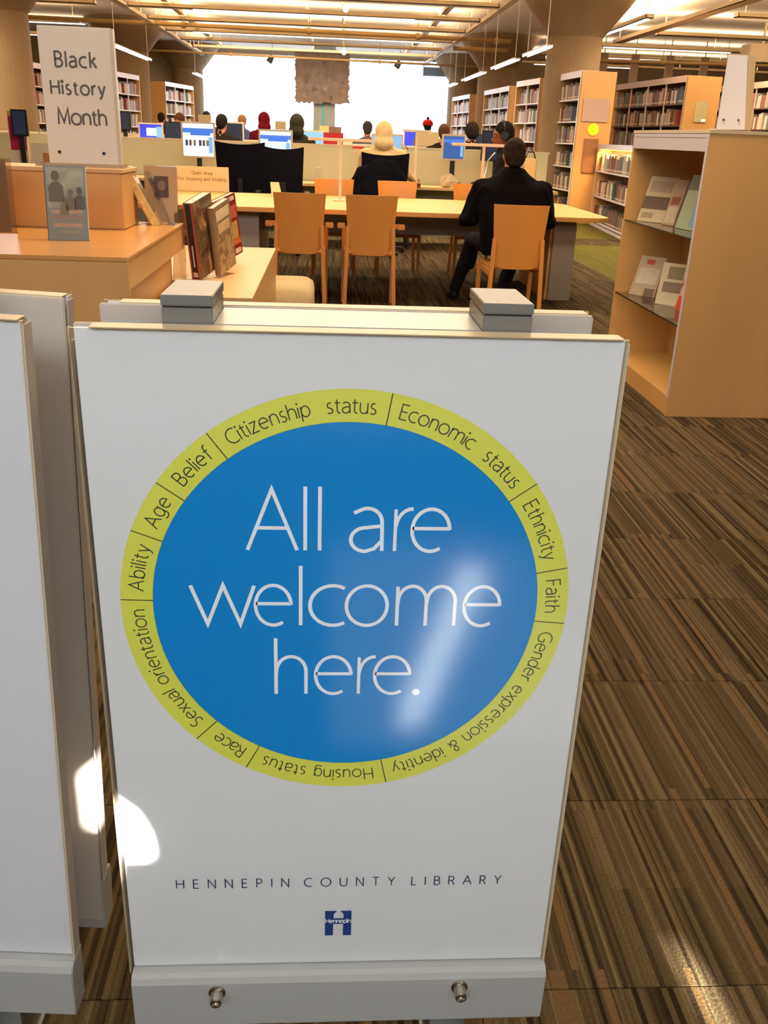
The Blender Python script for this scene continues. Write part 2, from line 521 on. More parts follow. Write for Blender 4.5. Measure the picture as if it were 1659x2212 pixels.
# tapestry
def tapestry():
    t = thing('wall_hanging', 'grey brown felt hanging with ragged edges in front of the windows', 'tapestry', (-0.25, 31.0, 2.2))
    mb = MB()
    nx, nz = 26, 26
    w, h = 1.66, 1.36
    r = random.Random(3)
    def P(i, j, y):
        x = -w / 2 + w * i / nx
        z = h * j / nz
        if i in (0, nx): x += r.uniform(-.03, .03)
        if j == 0: z += r.uniform(-.05, .03)
        return (x, y + 0.012 * math.sin(i * 1.9 + j * .4) + r.uniform(-.008, .008), z)
    F = [[P(i, j, 0) for i in range(nx + 1)] for j in range(nz + 1)]
    vs = [p for row in F for p in row] + [(p[0], p[1] + .03, p[2]) for row in F for p in row]
    n = (nx + 1) * (nz + 1)
    fs = []
    for j in range(nz):
        for i in range(nx):
            a = j * (nx + 1) + i
            fs.append((a, a + 1, a + nx + 2, a + nx + 1)); fs.append((n + a, n + a + nx + 1, n + a + nx + 2, n + a + 1))
    for i in range(nx):
        fs.append((i, n + i, n + i + 1, i + 1))
    for j in range(nz):
        a = j * (nx + 1); b = a + nx + 1
        fs.append((a, b, n + b, n + a)); fs.append((a + nx, n + a + nx, n + b + nx, b + nx))
    mb.add(vs, fs)
    mb.build('felt_cloth', felt, t)
    MB().box(-w / 2, w / 2, -.02, .04, h, h + .05).build('hanging_bar', mat('dark_wood', (96, 62, 36), 0.6), t)
    rr = random.Random(11)
    for k in range(15):
        a = rr.uniform(0, 6.3)
        cx, cz, s = rr.uniform(-.65, .65), rr.uniform(.15, 1.2), rr.uniform(.06, .13)
        pts = [(cx + s * math.cos(a + q * 2.1) * rr.uniform(.6, 1.2), cz + s * math.sin(a + q * 2.1) * rr.uniform(.6, 1.1)) for q in range(3)]
        c = rr.choice([(92, 78, 74), (132, 116, 108), (124, 100, 92), (84, 70, 66)])
        MB().prism(pts, 'y', -.045, -.02).build('felt_patch', mat('felt_%d' % c[0], tuple(v + 34 for v in c), 0.95), t)
tapestry()

# ------------------------------------------------------------------ ceiling fixtures
def pendant(x0, y0, x1, y1, z, label, group, w=0.14, glow_up=0, glow_down=0, tube=None, hgt=0.07, light_col=WARM, m=None):
    L = math.hypot(x1 - x0, y1 - y0)
    a = math.atan2(y1 - y0, x1 - x0)
    t = thing('linear_pendant_light', label, 'ceiling light', (x0, y0, z), a, group)
    c = MB().box(0, L, -w / 2, w / 2, 0, 0.012).box(0, L, -w / 2, -w / 2 + .012, 0, hgt).box(0, L, w / 2 - .012, w / 2, 0, hgt)
    c.box(0, .012, -w / 2, w / 2, 0, hgt).box(L - .012, L, -w / 2, w / 2, 0, hgt)
    c.build('housing', m or beam_m, t)
    MB().tube([(0.05, 0, 0.045), (L - 0.05, 0, 0.045)], 0.018, 8).build('lamp_tube', glow, t)
    n = max(2, int(L / 2.4) + 1)
    for i in range(n):
        xx = 0.15 + (L - .3) * i / (n - 1)
        MB().tube([(xx, 0, 0.01), (xx, 0, ZC - z)], 0.006, 6).build('hanging_rod', beam_m, t)
    if tube:
        MB().box(tube[0], tube[1], -w * .28, w * .28, -.016, -.001).build('diffuser', glow_cool, t)
    if glow_up:
        area('uplight', (L / 2, 0, 0.10), L * .96, glow_up * 1.6, light_col, (0, 0, 1), t, sy=w)
    if glow_down:
        area('downlight', (L / 2, 0, -0.02), L * .96, glow_down, light_col, (0, 0, -1), t, sy=w)
    return t
g1 = 'linear lights of the central ceiling grid'
for y, up, dn, tb, nm in ((14.9, 26, 0, None, 'nearest'), (17.5, 26, 0, None, 'second nearest'), (19.65, 40, 10, (1.2, 5.4), 'third'), (21.7, 40, 0, None, 'middle'), (24.0, 34, 10, (.6, 6.2), 'fifth'), (26.2, 26, 0, None, 'second farthest'), (28.4, 20, 0, None, 'farthest')):
    pendant(-3.8, y, 2.85, y, 3.4, nm + ' cross light of the central ceiling grid, running left to right', g1, 0.2 if y < 25 else .16, up, dn, tb)
pendant(2.15, 13.5, 2.15, 29.0, 3.49, 'long inner strip of the central ceiling grid, running into depth', g1, 0.10, 0, 0)
pendant(2.92, 14.0, 2.92, 31.6, 3.38, 'long right edge strip of the central ceiling grid', g1, 0.10, 10, 0)
pendant(-3.88, 14.0, -3.88, 31.0, 3.38, 'long left edge strip of the central ceiling grid', g1, 0.12, 24, 0)
pendant(-3.1, 14.0, -3.1, 29.0, 3.49, 'long inner strip near the left of the central ceiling grid', g1, 0.10, 20, 0)
g2 = 'linear lights over the right-hand stacks'
pendant(6.35, 13.0, 6.35, 22.3, 3.4, 'long strip light over the right-hand bookcases, running into depth', g2, 0.22, 44, 0)
pendant(5.66, 18.0, 5.66, 21.6, 3.42, 'bright short strip light just right of the thick column', g2, 0.14, 14, 0, (0.1, 3.4))
for i, (y, x0, x1) in enumerate(((14.8, 6.9, 13.0), (17.2, 6.9, 14.0), (20.4, 6.6, 15.0), (23.2, 5.8, 15.0), (26.0, 5.4, 15.0), (29.0, 5.4, 15.0))):
    pendant(x0, y, x1, y, 3.4, ('first', 'second', 'third', 'fourth', 'fifth', 'last')[i] + ' cross light over the right-hand bookcases, counted from the camera', g2, 0.2, 36, 5, (.5, 3.5) if i > 2 else None)
g3 = 'linear lights left of the left columns'
for i, (y, x0, x1) in enumerate(((15.5, -12, -4.4), (19.6, -12, -4.4), (23.3, -12, -5.6), (26.6, -12, -5.8))):
    pendant(x0, y, x1, y, 3.4, ('first', 'second', 'third', 'last')[i] + ' cross light over the left-hand side, counted from the camera', g3, 0.2, 40, 6, (3, 6.5) if i else None)
# short tube lights in front of the bookcases
def tube_light(x, y0, y1, z, label, group):
    t = thing('shelf_tube_light', label, 'ceiling light', (x, y0, z), 0, group)
    for dx in (-.045, .045):
        MB().tube([(dx, 0, 0), (dx, y1 - y0, 0)], 0.013, 8).build('lamp_tube', glow_cool, t)
    MB().box(-.07, .07, 0, y1 - y0, 0.018, 0.035).build('housing', white_metal, t)
    for yy in (.2, y1 - y0 - .2):
        MB().tube([(0, yy, .03), (0, yy, ZC - z)], 0.007, 6).build('hanging_rod', white_metal, t)
for i, (a, b) in enumerate(((16.7, 18.7), (19.5, 22.3), (23.6, 27.2), (28.8, 30.6))):
    tube_light(3.62, a, b, 2.78, ('nearest', 'second', 'third', 'farthest')[i] + ' twin tube light hung before the right-hand bookcases', 'twin tube lights before the right-hand bookcases')
for i, (a, b) in enumerate(((20.6, 24.6), (29.5, 32.8))):
    tube_light(-4.35 if i == 0 else -3.95, a, b, 2.80, ('nearer', 'farther')[i] + ' twin tube light hung before the left-hand bookcases', 'twin tube lights before the left-hand bookcases')
# sprinkler pipes
def pipe(pts, label, r=0.035, drops=()):
    t = thing('sprinkler_pipe', label, 'pipe', pts[0])
    loc = [(Vector(p) - Vector(pts[0])) for p in pts]
    MB().tube(loc, r, 10).build('pipe_run', pipe_m, t, smooth=True)
    d = (loc[-1] - loc[0])
    for q in drops:
        c = loc[0] + d * q
        dn = d.normalized()
        MB().tube([c - dn * .05, c + dn * .05], r * 1.5, 10).build('coupling', pipe_m, t)
        MB().tube([c, c + Vector((0, 0, ZC - pts[0][2]))], 0.008, 6).build('hanger', pipe_m, t)
pipe([(-12, 22.5, 3.44), (4.0, 22.5, 3.36)], 'brown sprinkler pipe crossing under the central ceiling grid', 0.045, (.55, .72, .87, .98))
pipe([(2.9, 24.0, 3.30), (4.2, 24.0, 3.30)], 'short pale pipe running from the grid to the right column', 0.05, (.3,))
pipe([(-6, 28.6, 3.30), (4.6, 29.6, 3.30)], 'thin far sprinkler pipe just before the window wall', 0.03, (.3, .7))
pipe([(5.5, 24.5, 3.2), (16, 24.0, 3.3)], 'dark sprinkler pipe above the right-hand bookcases', 0.045, (.1, .25, .4))
pipe([(0.15, 15.0, 3.66), (0.35, 29.0, 3.62)], 'slim conduit running into depth at the middle of the ceiling', 0.018, (.3, .6))
# round bulbs on the conduit
def spot(x, y, z, label, g='small round ceiling bulbs'):
    t = thing('ceiling_bulb', label, 'ceiling light', (x, y, z), 0, g)
    mb = MB()
    mb.rings([[(rr * math.cos(q * .785), rr * math.sin(q * .785), zz) for q in range(8)] for rr, zz in ((.03, .0), (.055, .04), (.06, .08), (.03, .13))])
    mb.build('bulb', glow, t, smooth=True)
    MB().tube([(0, 0, .12), (0, 0, ZC - z)], 0.012, 8).build('stem', beam_m, t)
spot(0.25, 17.9, 3.28, 'small round bulb nearest the top edge, centre of the ceiling')
spot(0.32, 24.6, 3.10, 'small round bulb just above the felt hanging')
spot(4.9, 22.6, 3.02, 'small round bulb right of the thick column')
# track spots beside the hanging
for x, lb in ((-1.75, 'left'), (2.1, 'right')):
    t = thing('track_spot', 'dark spotlight on the %s of the felt hanging, under the ceiling' % lb, 'ceiling light', (x, 30.6, 3.42))
    MB().tube([(0, 0, 0), (-.1, .05, -.16)], 0.07, 10, r2=.1).build('spot_head', mat('dark_grey', (80, 78, 80), .5), t)
    MB().tube([(0, 0, 0), (0, 0, ZC - 3.42)], 0.012, 8).build('stem', beam_m, t)

# ------------------------------------------------------------------ thin stroke lettering
def arc(cx, cy, rx, ry, a0, a1, n=None):
    n = n or max(3, int(abs(a1 - a0) / 13))
    return [(cx + rx * math.cos(R(a0 + (a1 - a0) * i / n)), cy + ry * math.sin(R(a0 + (a1 - a0) * i / n))) for i in range(n + 1)]
XH = 0.71
DOT = 'dot'
G = {
 ' ': (0.34, []),
 'A': (0.78, [[(0, 0), (.39, 1), (.78, 0)], [(.145, .37), (.635, .37)]]),
 'B': (0.55, [[(.02, 0), (.02, 1), (.24, 1)] + arc(.24, .765, .24, .235, 90, -90)[1:] + [(.02, .53)], [(.24, .53)] + arc(.26, .265, .27, .265, 90, -90) + [(.02, 0)]]),
 'C': (0.68, [arc(.46, .5, .46, .5, 58, 302)]),
 'E': (0.48, [[(.48, 1), (.02, 1), (.02, 0), (.48, 0)], [(.02, .52), (.44, .52)]]),
 'F': (0.45, [[(.46, 1), (.02, 1), (.02, 0)], [(.02, .52), (.42, .52)]]),
 'G': (0.78, [arc(.48, .5, .48, .5, 56, 300) + [(.76, .08), (.76, .46), (.50, .46)]]),
 'H': (0.68, [[(.02, 0), (.02, 1)], [(.66, 0), (.66, 1)], [(.02, .53), (.66, .53)]]),
 'I': (0.06, [[(.03, 0), (.03, 1)]]),
 'L': (0.44, [[(.02, 1), (.02, 0), (.44, 0)]]),
 'M': (0.80, [[(.02, 0), (.08, 1), (.40, .14), (.72, 1), (.78, 0)]]),
 'N': (0.68, [[(.02, 0), (.02, 1), (.66, 0), (.66, 1)]]),
 'O': (0.90, [arc(.45, .5, .45, .5, 0, 360)]),
 'P': (0.50, [[(.02, 0), (.02, 1), (.22, 1)] + arc(.22, .74, .27, .26, 90, -90)[1:] + [(.02, .48)]]),
 'Q': (0.90, [arc(.45, .5, .45, .5, 0, 360), [(.55, .18), (.86, -.12)]]),
 'R': (0.55, [[(.02, 0), (.02, 1), (.22, 1)] + arc(.22, .74, .26, .26, 90, -90)[1:] + [(.02, .48)], [(.27, .48), (.54, 0)]]),
 'S': (0.50, [arc(.27, .75, .22, .25, 55, 250)[:-1] + [(.27, .50)] + arc(.25, .25, .23, .25, 70, -140)]),
 'T': (0.58, [[(0, 1), (.58, 1)], [(.29, 1), (.29, 0)]]),
 'U': (0.66, [[(.02, 1), (.02, .32)] + arc(.33, .32, .31, .32, 180, 360)[1:] + [(.64, 1)]]),
 'Y': (0.62, [[(0, 1), (.31, .48), (.62, 1)], [(.31, .48), (.31, 0)]]),
 'a': (0.50, [[(.04, .63)] + arc(.25, .48, .22, .23, 118, 0) + [(.48, 0)], [(.47, .42), (.30, .40)] + arc(.225, .19, .225, .20, 88, 270) + [(.36, .04), (.47, .17)]]),
 'b': (0.56, [[(.02, 1.05), (.02, 0)], arc(.29, .355, .27, .355, 0, 360)]),
 'c': (0.53, [arc(.35, .355, .35, .355, 60, 300)]),
 'd': (0.56, [[(.54, 1.05), (.54, 0)], arc(.27, .355, .27, .355, 0, 360)]),
 'e': (0.61, [[(.02, .385), (.59, .385)] + arc(.31, .355, .295, .355, 6, 302)]),
 'f': (0.32, [arc(.34, .84, .19, .21, 80, 180) + [(.15, 0)], [(0, .68), (.32, .68)]]),
 'g': (0.54, [arc(.26, .355, .26, .355, 0, 360), [(.52, .71), (.52, -.06)] + arc(.27, -.06, .25, .22, 0, -140)[1:]]),
 'h': (0.52, [[(.02, 1.05), (.02, 0)], [(.02, .36)] + arc(.27, .43, .24, .28, 180, 0)[1:] + [(.51, 0)]]),
 'i': (0.06, [[(.03, .69), (.03, 0)], (DOT, .03, .93)]),
 'k': (0.46, [[(.02, 1.05), (.02, 0)], [(.42, .70), (.03, .33)], [(.16, .44), (.46, 0)]]),
 'l': (0.06, [[(.03, 1.05), (.03, 0)]]),
 'm': (0.97, [[(.02, .70), (.02, 0)], [(.02, .36)] + arc(.26, .44, .23, .27, 180, 0)[1:] + [(.49, 0)], [(.49, .38)] + arc(.73, .44, .23, .27, 180, 0)[1:] + [(.96, 0)]]),
 'n': (0.52, [[(.02, .70), (.02, 0)], [(.02, .36)] + arc(.27, .43, .24, .28, 180, 0)[1:] + [(.51, 0)]]),
 'o': (0.68, [arc(.34, .355, .33, .355, 0, 360)]),
 'p': (0.56, [[(.02, .70), (.02, -.28)], arc(.29, .355, .27, .355, 0, 360)]),
 'r': (0.31, [[(.02, .70), (.02, 0)], [(.02, .38)] + arc(.31, .38, .28, .33, 175, 88)[1:]]),
 's': (0.40, [arc(.22, .53, .16, .18, 60, 250)[:-1] + [(.21, .36)] + arc(.20, .175, .18, .175, 70, -140)]),
 't': (0.34, [[(.14, .90), (.14, .18)] + arc(.30, .18, .16, .18, 180, 285)[1:], [(0, .68), (.33, .68)]]),
 'u': (0.52, [[(.02, .70), (.02, .28)] + arc(.26, .28, .24, .28, 180, 360)[1:], [(.50, .70), (.50, 0)]]),
 'w': (0.94, [[(0, .70), (.24, .02), (.49, .70), (.74, .02), (.96, .70)]]),
 'x': (0.48, [[(0, .70), (.48, 0)], [(.48, .70), (0, 0)]]),
 'y': (0.50, [[(0, .70), (.26, .02)], [(.50, .70), (.20, -.16), (.06, -.27)]]),
 'z': (0.48, [[(.02, .70), (.46, .70), (.0, 0), (.48, 0)]]),
 '.': (0.10, [(DOT, .05, .03)]),
 '&': (0.70, [[(.68, 0), (.20, .62)] + arc(.32, .80, .17, .20, 200, -20) + [(.40, .60), (.10, .38)] + arc(.26, .22, .22, .22, 150, 300) + [(.56, .22), (.64, .46)]]),
}
def ribbon(mb, pts, w, f, y):
    """flat stroke of width w along pts (already in letter space), mapped by f"""
    pts = [Vector((p[0], p[1])) for p in pts]
    P = [pts[0]]
    for p in pts[1:]:
        if (p - P[-1]).length > 1e-4: P.append(p)
    n = len(P)
    closed = (P[0] - P[-1]).length < 1e-3
    if closed: P = P[:-1]; n -= 1
    Lp, Rp = [], []
    for i in range(n):
        if closed:
            a, b = P[i - 1], P[(i + 1) % n]
            d0, d1 = (P[i] - a).normalized(), (b - P[i]).normalized()
        else:
            d0 = (P[i] - P[i - 1]).normalized() if i else (P[1] - P[0]).normalized()
            d1 = (P[i + 1] - P[i]).normalized() if i < n - 1 else d0
        n0, n1 = Vector((-d0.y, d0.x)), Vector((-d1.y, d1.x))
        m = (n0 + n1)
        m = m.normalized() if m.length > 1e-3 else n0
        k = min(1.0 / max(m.dot(n1), .28), 3.0)
        Lp.append(P[i] + m * (w / 2 * k)); Rp.append(P[i] - m * (w / 2 * k))
    vs = []
    for a, b in zip(Lp, Rp):
        u, v = f(a.x, a.y); vs.append((u, y, v))
        u, v = f(b.x, b.y); vs.append((u, y, v))
    fs = []
    for i in range(n if closed else n - 1):
        j = (i + 1) % n
        fs.append((2 * i, 2 * i + 1, 2 * j + 1, 2 * j))
    mb.add(vs, fs)
def glyph(mb, ch, w, f, y, dot=None):
    for q_, s in enumerate(G[ch][1]):
        y -= 0.00002
        if s[0] == DOT:
            r = dot or w * .85
            vs = [f(s[1] + r * math.cos(R(q * 30)), s[2] + r * math.sin(R(q * 30))) for q in range(12)]
            mb.add([(u, y, v) for u, v in vs], [tuple(range(12))])
        else:
            ribbon(mb, s, w, f, y)
def text_width(t, gap):
    return sum(G[c][0] + gap for c in t) - gap
def line_text(mb, t, x0, x1, z, size, stroke, y, gap=0.13):
    """write t from x0 to x1 on baseline z; letter gaps stretch to fit"""
    w = sum(G[c][0] for c in t) * size
    g = ((x1 - x0) - w) / max(1, len(t) - 1)
    x = x0
    for c in t:
        glyph(mb, c, stroke / size, (lambda u, v, x=x: (x + u * size, z + v * size)), y)
        x += G[c][0] * size + g
def placed_text(mb, items, z, size, stroke, y):
    for c, x, wd in items:
        k = wd / G[c][0] if wd else size
        glyph(mb, c, stroke / size, (lambda u, v, x=x, k=k: (x + u * k, z + v * size)), y, dot=.065 if c == '.' else None)
def ring_text(mb, t, a0, a1, cx, cz, r, size, stroke, y):
    span = R(a1 - a0) * r
    w = sum(G[c][0] for c in t) * size
    g = (span - w) / (len(t) - 1)
    s = 0.0
    for c in t:
        half = G[c][0] * size / 2
        a = R(a0) + (s + half) / r
        ux, uz, vx, vz = math.cos(a), -math.sin(a), math.sin(a), math.cos(a)
        def f(u, v, a=a, ux=ux, uz=uz, vx=vx, vz=vz, half=half):
            return (cx + vx * (r + v * size) + ux * (u * size - half), cz + vz * (r + v * size) + uz * (u * size - half))
        glyph(mb, c, stroke / size, f, y)
        s += 2 * half + g

# ------------------------------------------------------------------ floor-standing sign holders
def sign_stand(label, printed):
    """local origin: floor point under the left rear of the frame; x right, y into depth"""
    t = thing('sign_stand', label, 'sign', (0.0265, 1.0, 0))
    X0, X1 = -0.2835, 0.2835
    # posts, caps, rails, feet
    for px in (-0.1965, 0.1365):
        a = MB().box(px, px + .052, -.052, .050, 0.0, 1.150).build('post', alu_flat, t, bevel=.0008)
        MB().box(px - .0006, px + .0526, -.0526, .0506, 1.152, 1.163).build('post_cap', alu_flat, a, bevel=.0008)
        MB().box(px + .001, px + .051, -.051, .049, 1.1495, 1.1525).build('cap_gasket', black_pl, a)
    MB().box(-.1445, .1365, -.050, .048, 1.118, 1.134).build('top_rail', alu, t, bevel=.001)
    MB().box(-.1445, .1365, -.03, .03, 0.10, 0.14).build('bottom_rail', alu, t, bevel=.001)
    for px in (-0.1965, 0.1365):
        MB().box(px - .004, px + .056, -.20, .20, 0.004, 0.016).build('foot', alu_flat, t, bevel=.002)
    for side, name in ((-1, 'front'), (1, 'rear')):
        yb = side * 0.056           # inner sheet
        def Y(a, b):
            p, q = side * a, side * b
            return min(p, q), max(p, q)
        # backing sheet of frosted acrylic, slightly wider at the left edge
        y0, y1 = Y(.0535, .0600)
        MB().box(X0 - .001, X1 - (0.004 if side < 0 else 0), y0, y1, .185, 1.134).build('%s_backing_sheet' % name, frost, t, bevel=.0012)
        y0, y1 = Y(.0745, .0775)
        s = MB().box(X0 + .004, X1 - .001, y0, y1, .262, 1.133).build('poster' if (side < 0 and printed) else 'blank_sheet', poster_w if printed and side < 0 else blank_w, t)
        if side < 0:
            named(s, 'white printed poster with blue disc' if printed else 'plain white sheet')
        y0, y1 = Y(.0800, .0830)
        MB().box(X0, X1, y0, y1, .262, 1.1335).build('%s_cover_sheet' % name, cover_sheet, t)
        # bright acrylic edges of the cover
        e = MB()
        y0, y1 = Y(.0780, .0835)
        e.box(X0 - .0008, X0 + .0006, y0, y1, .262, 1.134).box(X1 - .0006, X1 + .0012, y0, y1, .262, 1.134)
        y0, y1 = Y(.0600, .0835)
        e.box(X0 + .02, X1 - .004, y0, y1, 1.1335, 1.1348)
        e.build('%s_edge_strip' % name, acrylic_edge, t)
        e = MB()
        y0, y1 = Y(.0600, .0835)
        e.box(X0 - .0012, X0 - .0002, y0, y1, .255, 1.118).build('%s_side_strip' % name, frost, t)
        MB().box(X1 + .0012, X1 + .0024, y0, y1, .255, 1.13).build('%s_side_strip' % name, frost, t)
        # thick frosted lip along the bottom
        l = MB()
        prof = [(side * .056, .165), (side * .094, .165), (side * .098, .171), (side * .100, .250), (side * .096, .258), (side * .090, .262), (side * .078, .2625), (side * .078, .26), (side * .056, .26)]
        l.prism(prof, 'x', X0 + .003, X1 + .003)
        lp = l.build('bottom_lip', frost_lip, t, bevel=.0015)
        for bx in (-.166, .166):
            b = MB()
            yo = side * .100
            def C(r, yy):
                return [(bx + r * math.cos(R(q * 22.5)), yy, .236 + r * math.sin(R(q * 22.5))) for q in range(16)]
            b.rings([C(.0115, yo - side * .001), C(.0115, yo + side * .002), C(.0085, yo + side * .003), C(.0080, yo + side * .018), C(.0072, yo + side * .0195), C(.0050, yo + side * .0195), C(.0045, yo + side * .0165)])
            b.build('bolt', steel, lp, smooth=False)
        if side < 0 and printed:
            P = s
            yf = -.0781
            def loc(v):
                return v
            cx, cz = 0.0, 0.8195
            n = 160
            ringm = MB()
            vs = []
            for i in range(n):
                a = 2 * math.pi * i / n
                for rr in (.2562, .2200):
                    vs.append((cx + rr * math.sin(a), yf, cz + rr * math.cos(a)))
            ringm.add(vs, [(2 * i, 2 * i + 1, 2 * ((i + 1) % n) + 1, 2 * ((i + 1) % n)) for i in range(n)])
            ringm.build('printed_ring', lime, P)
            d = MB()
            d.add([(cx + .2202 * math.sin(2 * math.pi * i / n), yf, cz + .2202 * math.cos(2 * math.pi * i / n)) for i in range(n)], [tuple(range(n))])
            d.build('printed_disc', blue, P)
            yt = -.0785
            dv = MB()
            for a in (-88.4, -68.8, -54.4, -36.6, 9.6, 53.2, 78.5, 94.8, 168.0, 208.1, 224.4):
                sn, cs = math.sin(R(a)), math.cos(R(a))
                ribbon(dv, [(cx + .2200 * sn, cz + .2200 * cs), (cx + .2560 * sn, cz + .2560 * cs)], .0011, lambda u, v: (u, v), yt)
            dv.build('ring_dividers', print_dark, P)
            rt = MB()
            for txt, a0, a1 in (('Ability', -85.5, -71.6), ('Age', -65.8, -56.6), ('Belief', -51.0, -39.2), ('Citizenship  status', -33.4, 6.3), ('Economic  status', 12.5, 50.4),
                                ('Ethnicity', 56.5, 74.9), ('Faith', 81.4, 91.6), ('Gender expression & identity', 98.2, 165.1), ('Housing status', 171.2, 204.9), ('Race', 211.2, 221.2), ('Sexual orientation', 227.4, 268.6)):
                ring_text(rt, txt, a0, a1, cx, cz, .2302, .0165, .00130, yt)
            rt.build('ring_lettering', print_dark, P)
            o = -.0265
            wt = MB()
            sz = .0725
            placed_text(wt, [('A', -.086 + o, .055), ('l', -.022 - .0022 + o, 0), ('l', -.006 - .0022 + o, 0), ('a', .0285 + o, .0365), ('r', .0765 + o, .020), ('e', .0955 + o, .0435)], .890, sz, .0042, yt)
            placed_text(wt, [('w', -.151 + o, .070), ('e', -.0795 + o, .042), ('l', -.027 - .0022 + o, 0), ('c', -.0165 + o, .040), ('o', .0245 + o, .0485), ('m', .0825 + o, .069), ('e', .1605 + o, .043)], .7945, sz, .0042, yt)
            placed_text(wt, [('h', -.0575 + o, .0375), ('e', -.0105 + o, .0435), ('r', .0405 + o, .020), ('e', .0595 + o, .0435), ('.', .1075 + o, 0)], .7010, sz, .0042, yt)
            wt.build('welcome_lettering', print_white, P)
            lt = MB()
            for txt, a, b in (('HENNEPIN', -.189, -.0425), ('COUNTY', -.022, .0975), ('LIBRARY', .120, .240)):
                line_text(lt, txt, a + o, b + o, .3995, .0143, .0014, yt)
            lt.build('library_lettering', navy, P)
            em = MB()
            ex, ez, ew, eh = .0058 + o, .3120, .0355, .0440
            left = [(0, 0), (.31, 0), (.31, .47), (.69, .47), (.69, 0), (1, 0), (1, 1), (.58, 1), (.60, .96), (.68, .90), (.70, .84), (.70, .70), (.32, .70), (.32, .84), (.35, .90), (.42, .96), (.44, 1), (0, 1)]
            tri = tessellate_polygon([[Vector((u, v, 0)) for u, v in left]])
            em.add([(ex + u * ew, yt, ez + v * eh) for u, v in left], [tuple(q) for q in tri])
            em.build('emblem', emblem_blue, P)
            et = MB()
            line_text(et, 'Hennepin', ex + .0010, ex + ew - .0010, ez + eh * .525, .0068, .0012, yt - .0003)
            et.build('emblem_lettering', print_white, P)
    return t
main_sign = sign_stand('tall white sign with a blue disc reading All are welcome here', True)
blank_sign = sign_stand('blank white sign holder cut off by the left edge, leaning slightly', False)
blank_sign.rotation_euler = (0, R(2.0), R(-2.5))
blank_sign.location = (-0.627, 1.032, 0.012)

# ------------------------------------------------------------------ display counter at left
t = thing('display_counter', 'large maple display counter behind the sign stands at left', 'counter', (-1.9, 3.7, 0))
def w(mb, *a, **k):       # build in world coordinates under the current thing
    return mb.build(*a, off=tuple(t.location), **k)
w(MB().box(-3.1, -.66, 3.12, 4.38, .905, .920), 'top', maple_top, t, bevel=.002)
w(MB().box(-3.1, -.66, 3.115, 3.14, .001, .904), 'front_panel', maple, t, bevel=.002)
w(MB().box(-3.08, -.665, 3.142, 4.375, .81, .904), 'apron', maple, t)
w(MB().box(-.745, -.725, 3.142, 4.37, 0.0, .81), 'side_panel', maple, t)
w(MB().box(-3.1, -.75, 4.35, 4.37, 0.0, .81), 'back_panel', maple, t)
t = thing('display_riser', 'maple block standing on the left display counter', 'riser', (-1.9, 4.15, .92))
w(MB().box(-3.0, -.845, 3.985, 4.30, .921, 1.140), 'block', maple, t, bevel=.004)
w(MB().box(-3.01, -.838, 3.978, 4.305, 1.1405, 1.156), 'top', pale_maple, t, bevel=.002)
# lower plinth that slides under the counter
t = thing('display_plinth', 'low maple display plinth poking out behind the counter', 'plinth', (-.66, 4.9, 0))
w(MB().prism([(-.715, 3.95), (-.322, 3.95), (-.322, 5.80), (-1.03, 5.80), (-1.03, 4.39), (-.715, 4.39)], 'z', .640, .660), 'top', pale_maple, t, bevel=.002)
w(MB().box(-.715, -.324, 3.95, 3.97, 0, .639), 'front_panel', maple, t)
w(MB().box(-.345, -.324, 3.972, 5.79, 0, .639), 'side_panel', maple, t)
w(MB().box(-1.03, -1.01, 4.392, 5.79, 0, .639), 'side_panel', maple, t)
w(MB().box(-1.008, -.347, 5.77, 5.79, 0, .639), 'back_panel', maple, t)

# frosted sign slab with lettering
t = thing('acrylic_sign', 'tall frosted sign reading Black History Month on the left counter', 'sign', (-1.01, 4.10, 1.156))
w(MB().box(-1.158, -.870, 4.102, 4.112, 1.168, 1.675), 'frosted_sheet', mat('frosted_sheet', (240, 230, 212), .35), t, bevel=.002)
w(MB().box(-.872, -.860, 4.088, 4.122, 1.168, 1.672), 'side_strip', mat('side_strip', (214, 198, 172), .3), t, bevel=.001)
w(MB().box(-1.20, -.845, 4.045, 4.20, 1.157, 1.167), 'base_plate', acrylic, t)
w(MB().box(-1.20, -.845, 4.0445, 4.0455, 1.157, 1.167), 'base_edge', mat('base_edge', (176, 158, 130), .2), t)
lt = MB()
line_text(lt, 'Black', -1.098, -.936, 1.530, .054, .0078, 4.1005)
w(lt, 'lettering', print_grey, t); lt = MB()
line_text(lt, 'History', -1.124, -.910, 1.430, .050, .0078, 4.1005)
w(lt, 'lettering', print_grey, t); lt = MB()
line_text(lt, 'Month', -1.106, -.913, 1.318, .058, .0078, 4.1005)
w(lt, 'lettering', print_grey, t)
for bx in (-1.112, -.932):
    w(MB().tube([(bx, 4.103, 1.212), (bx, 4.090, 1.212)], .006, 10), 'bolt', black_pl, t)

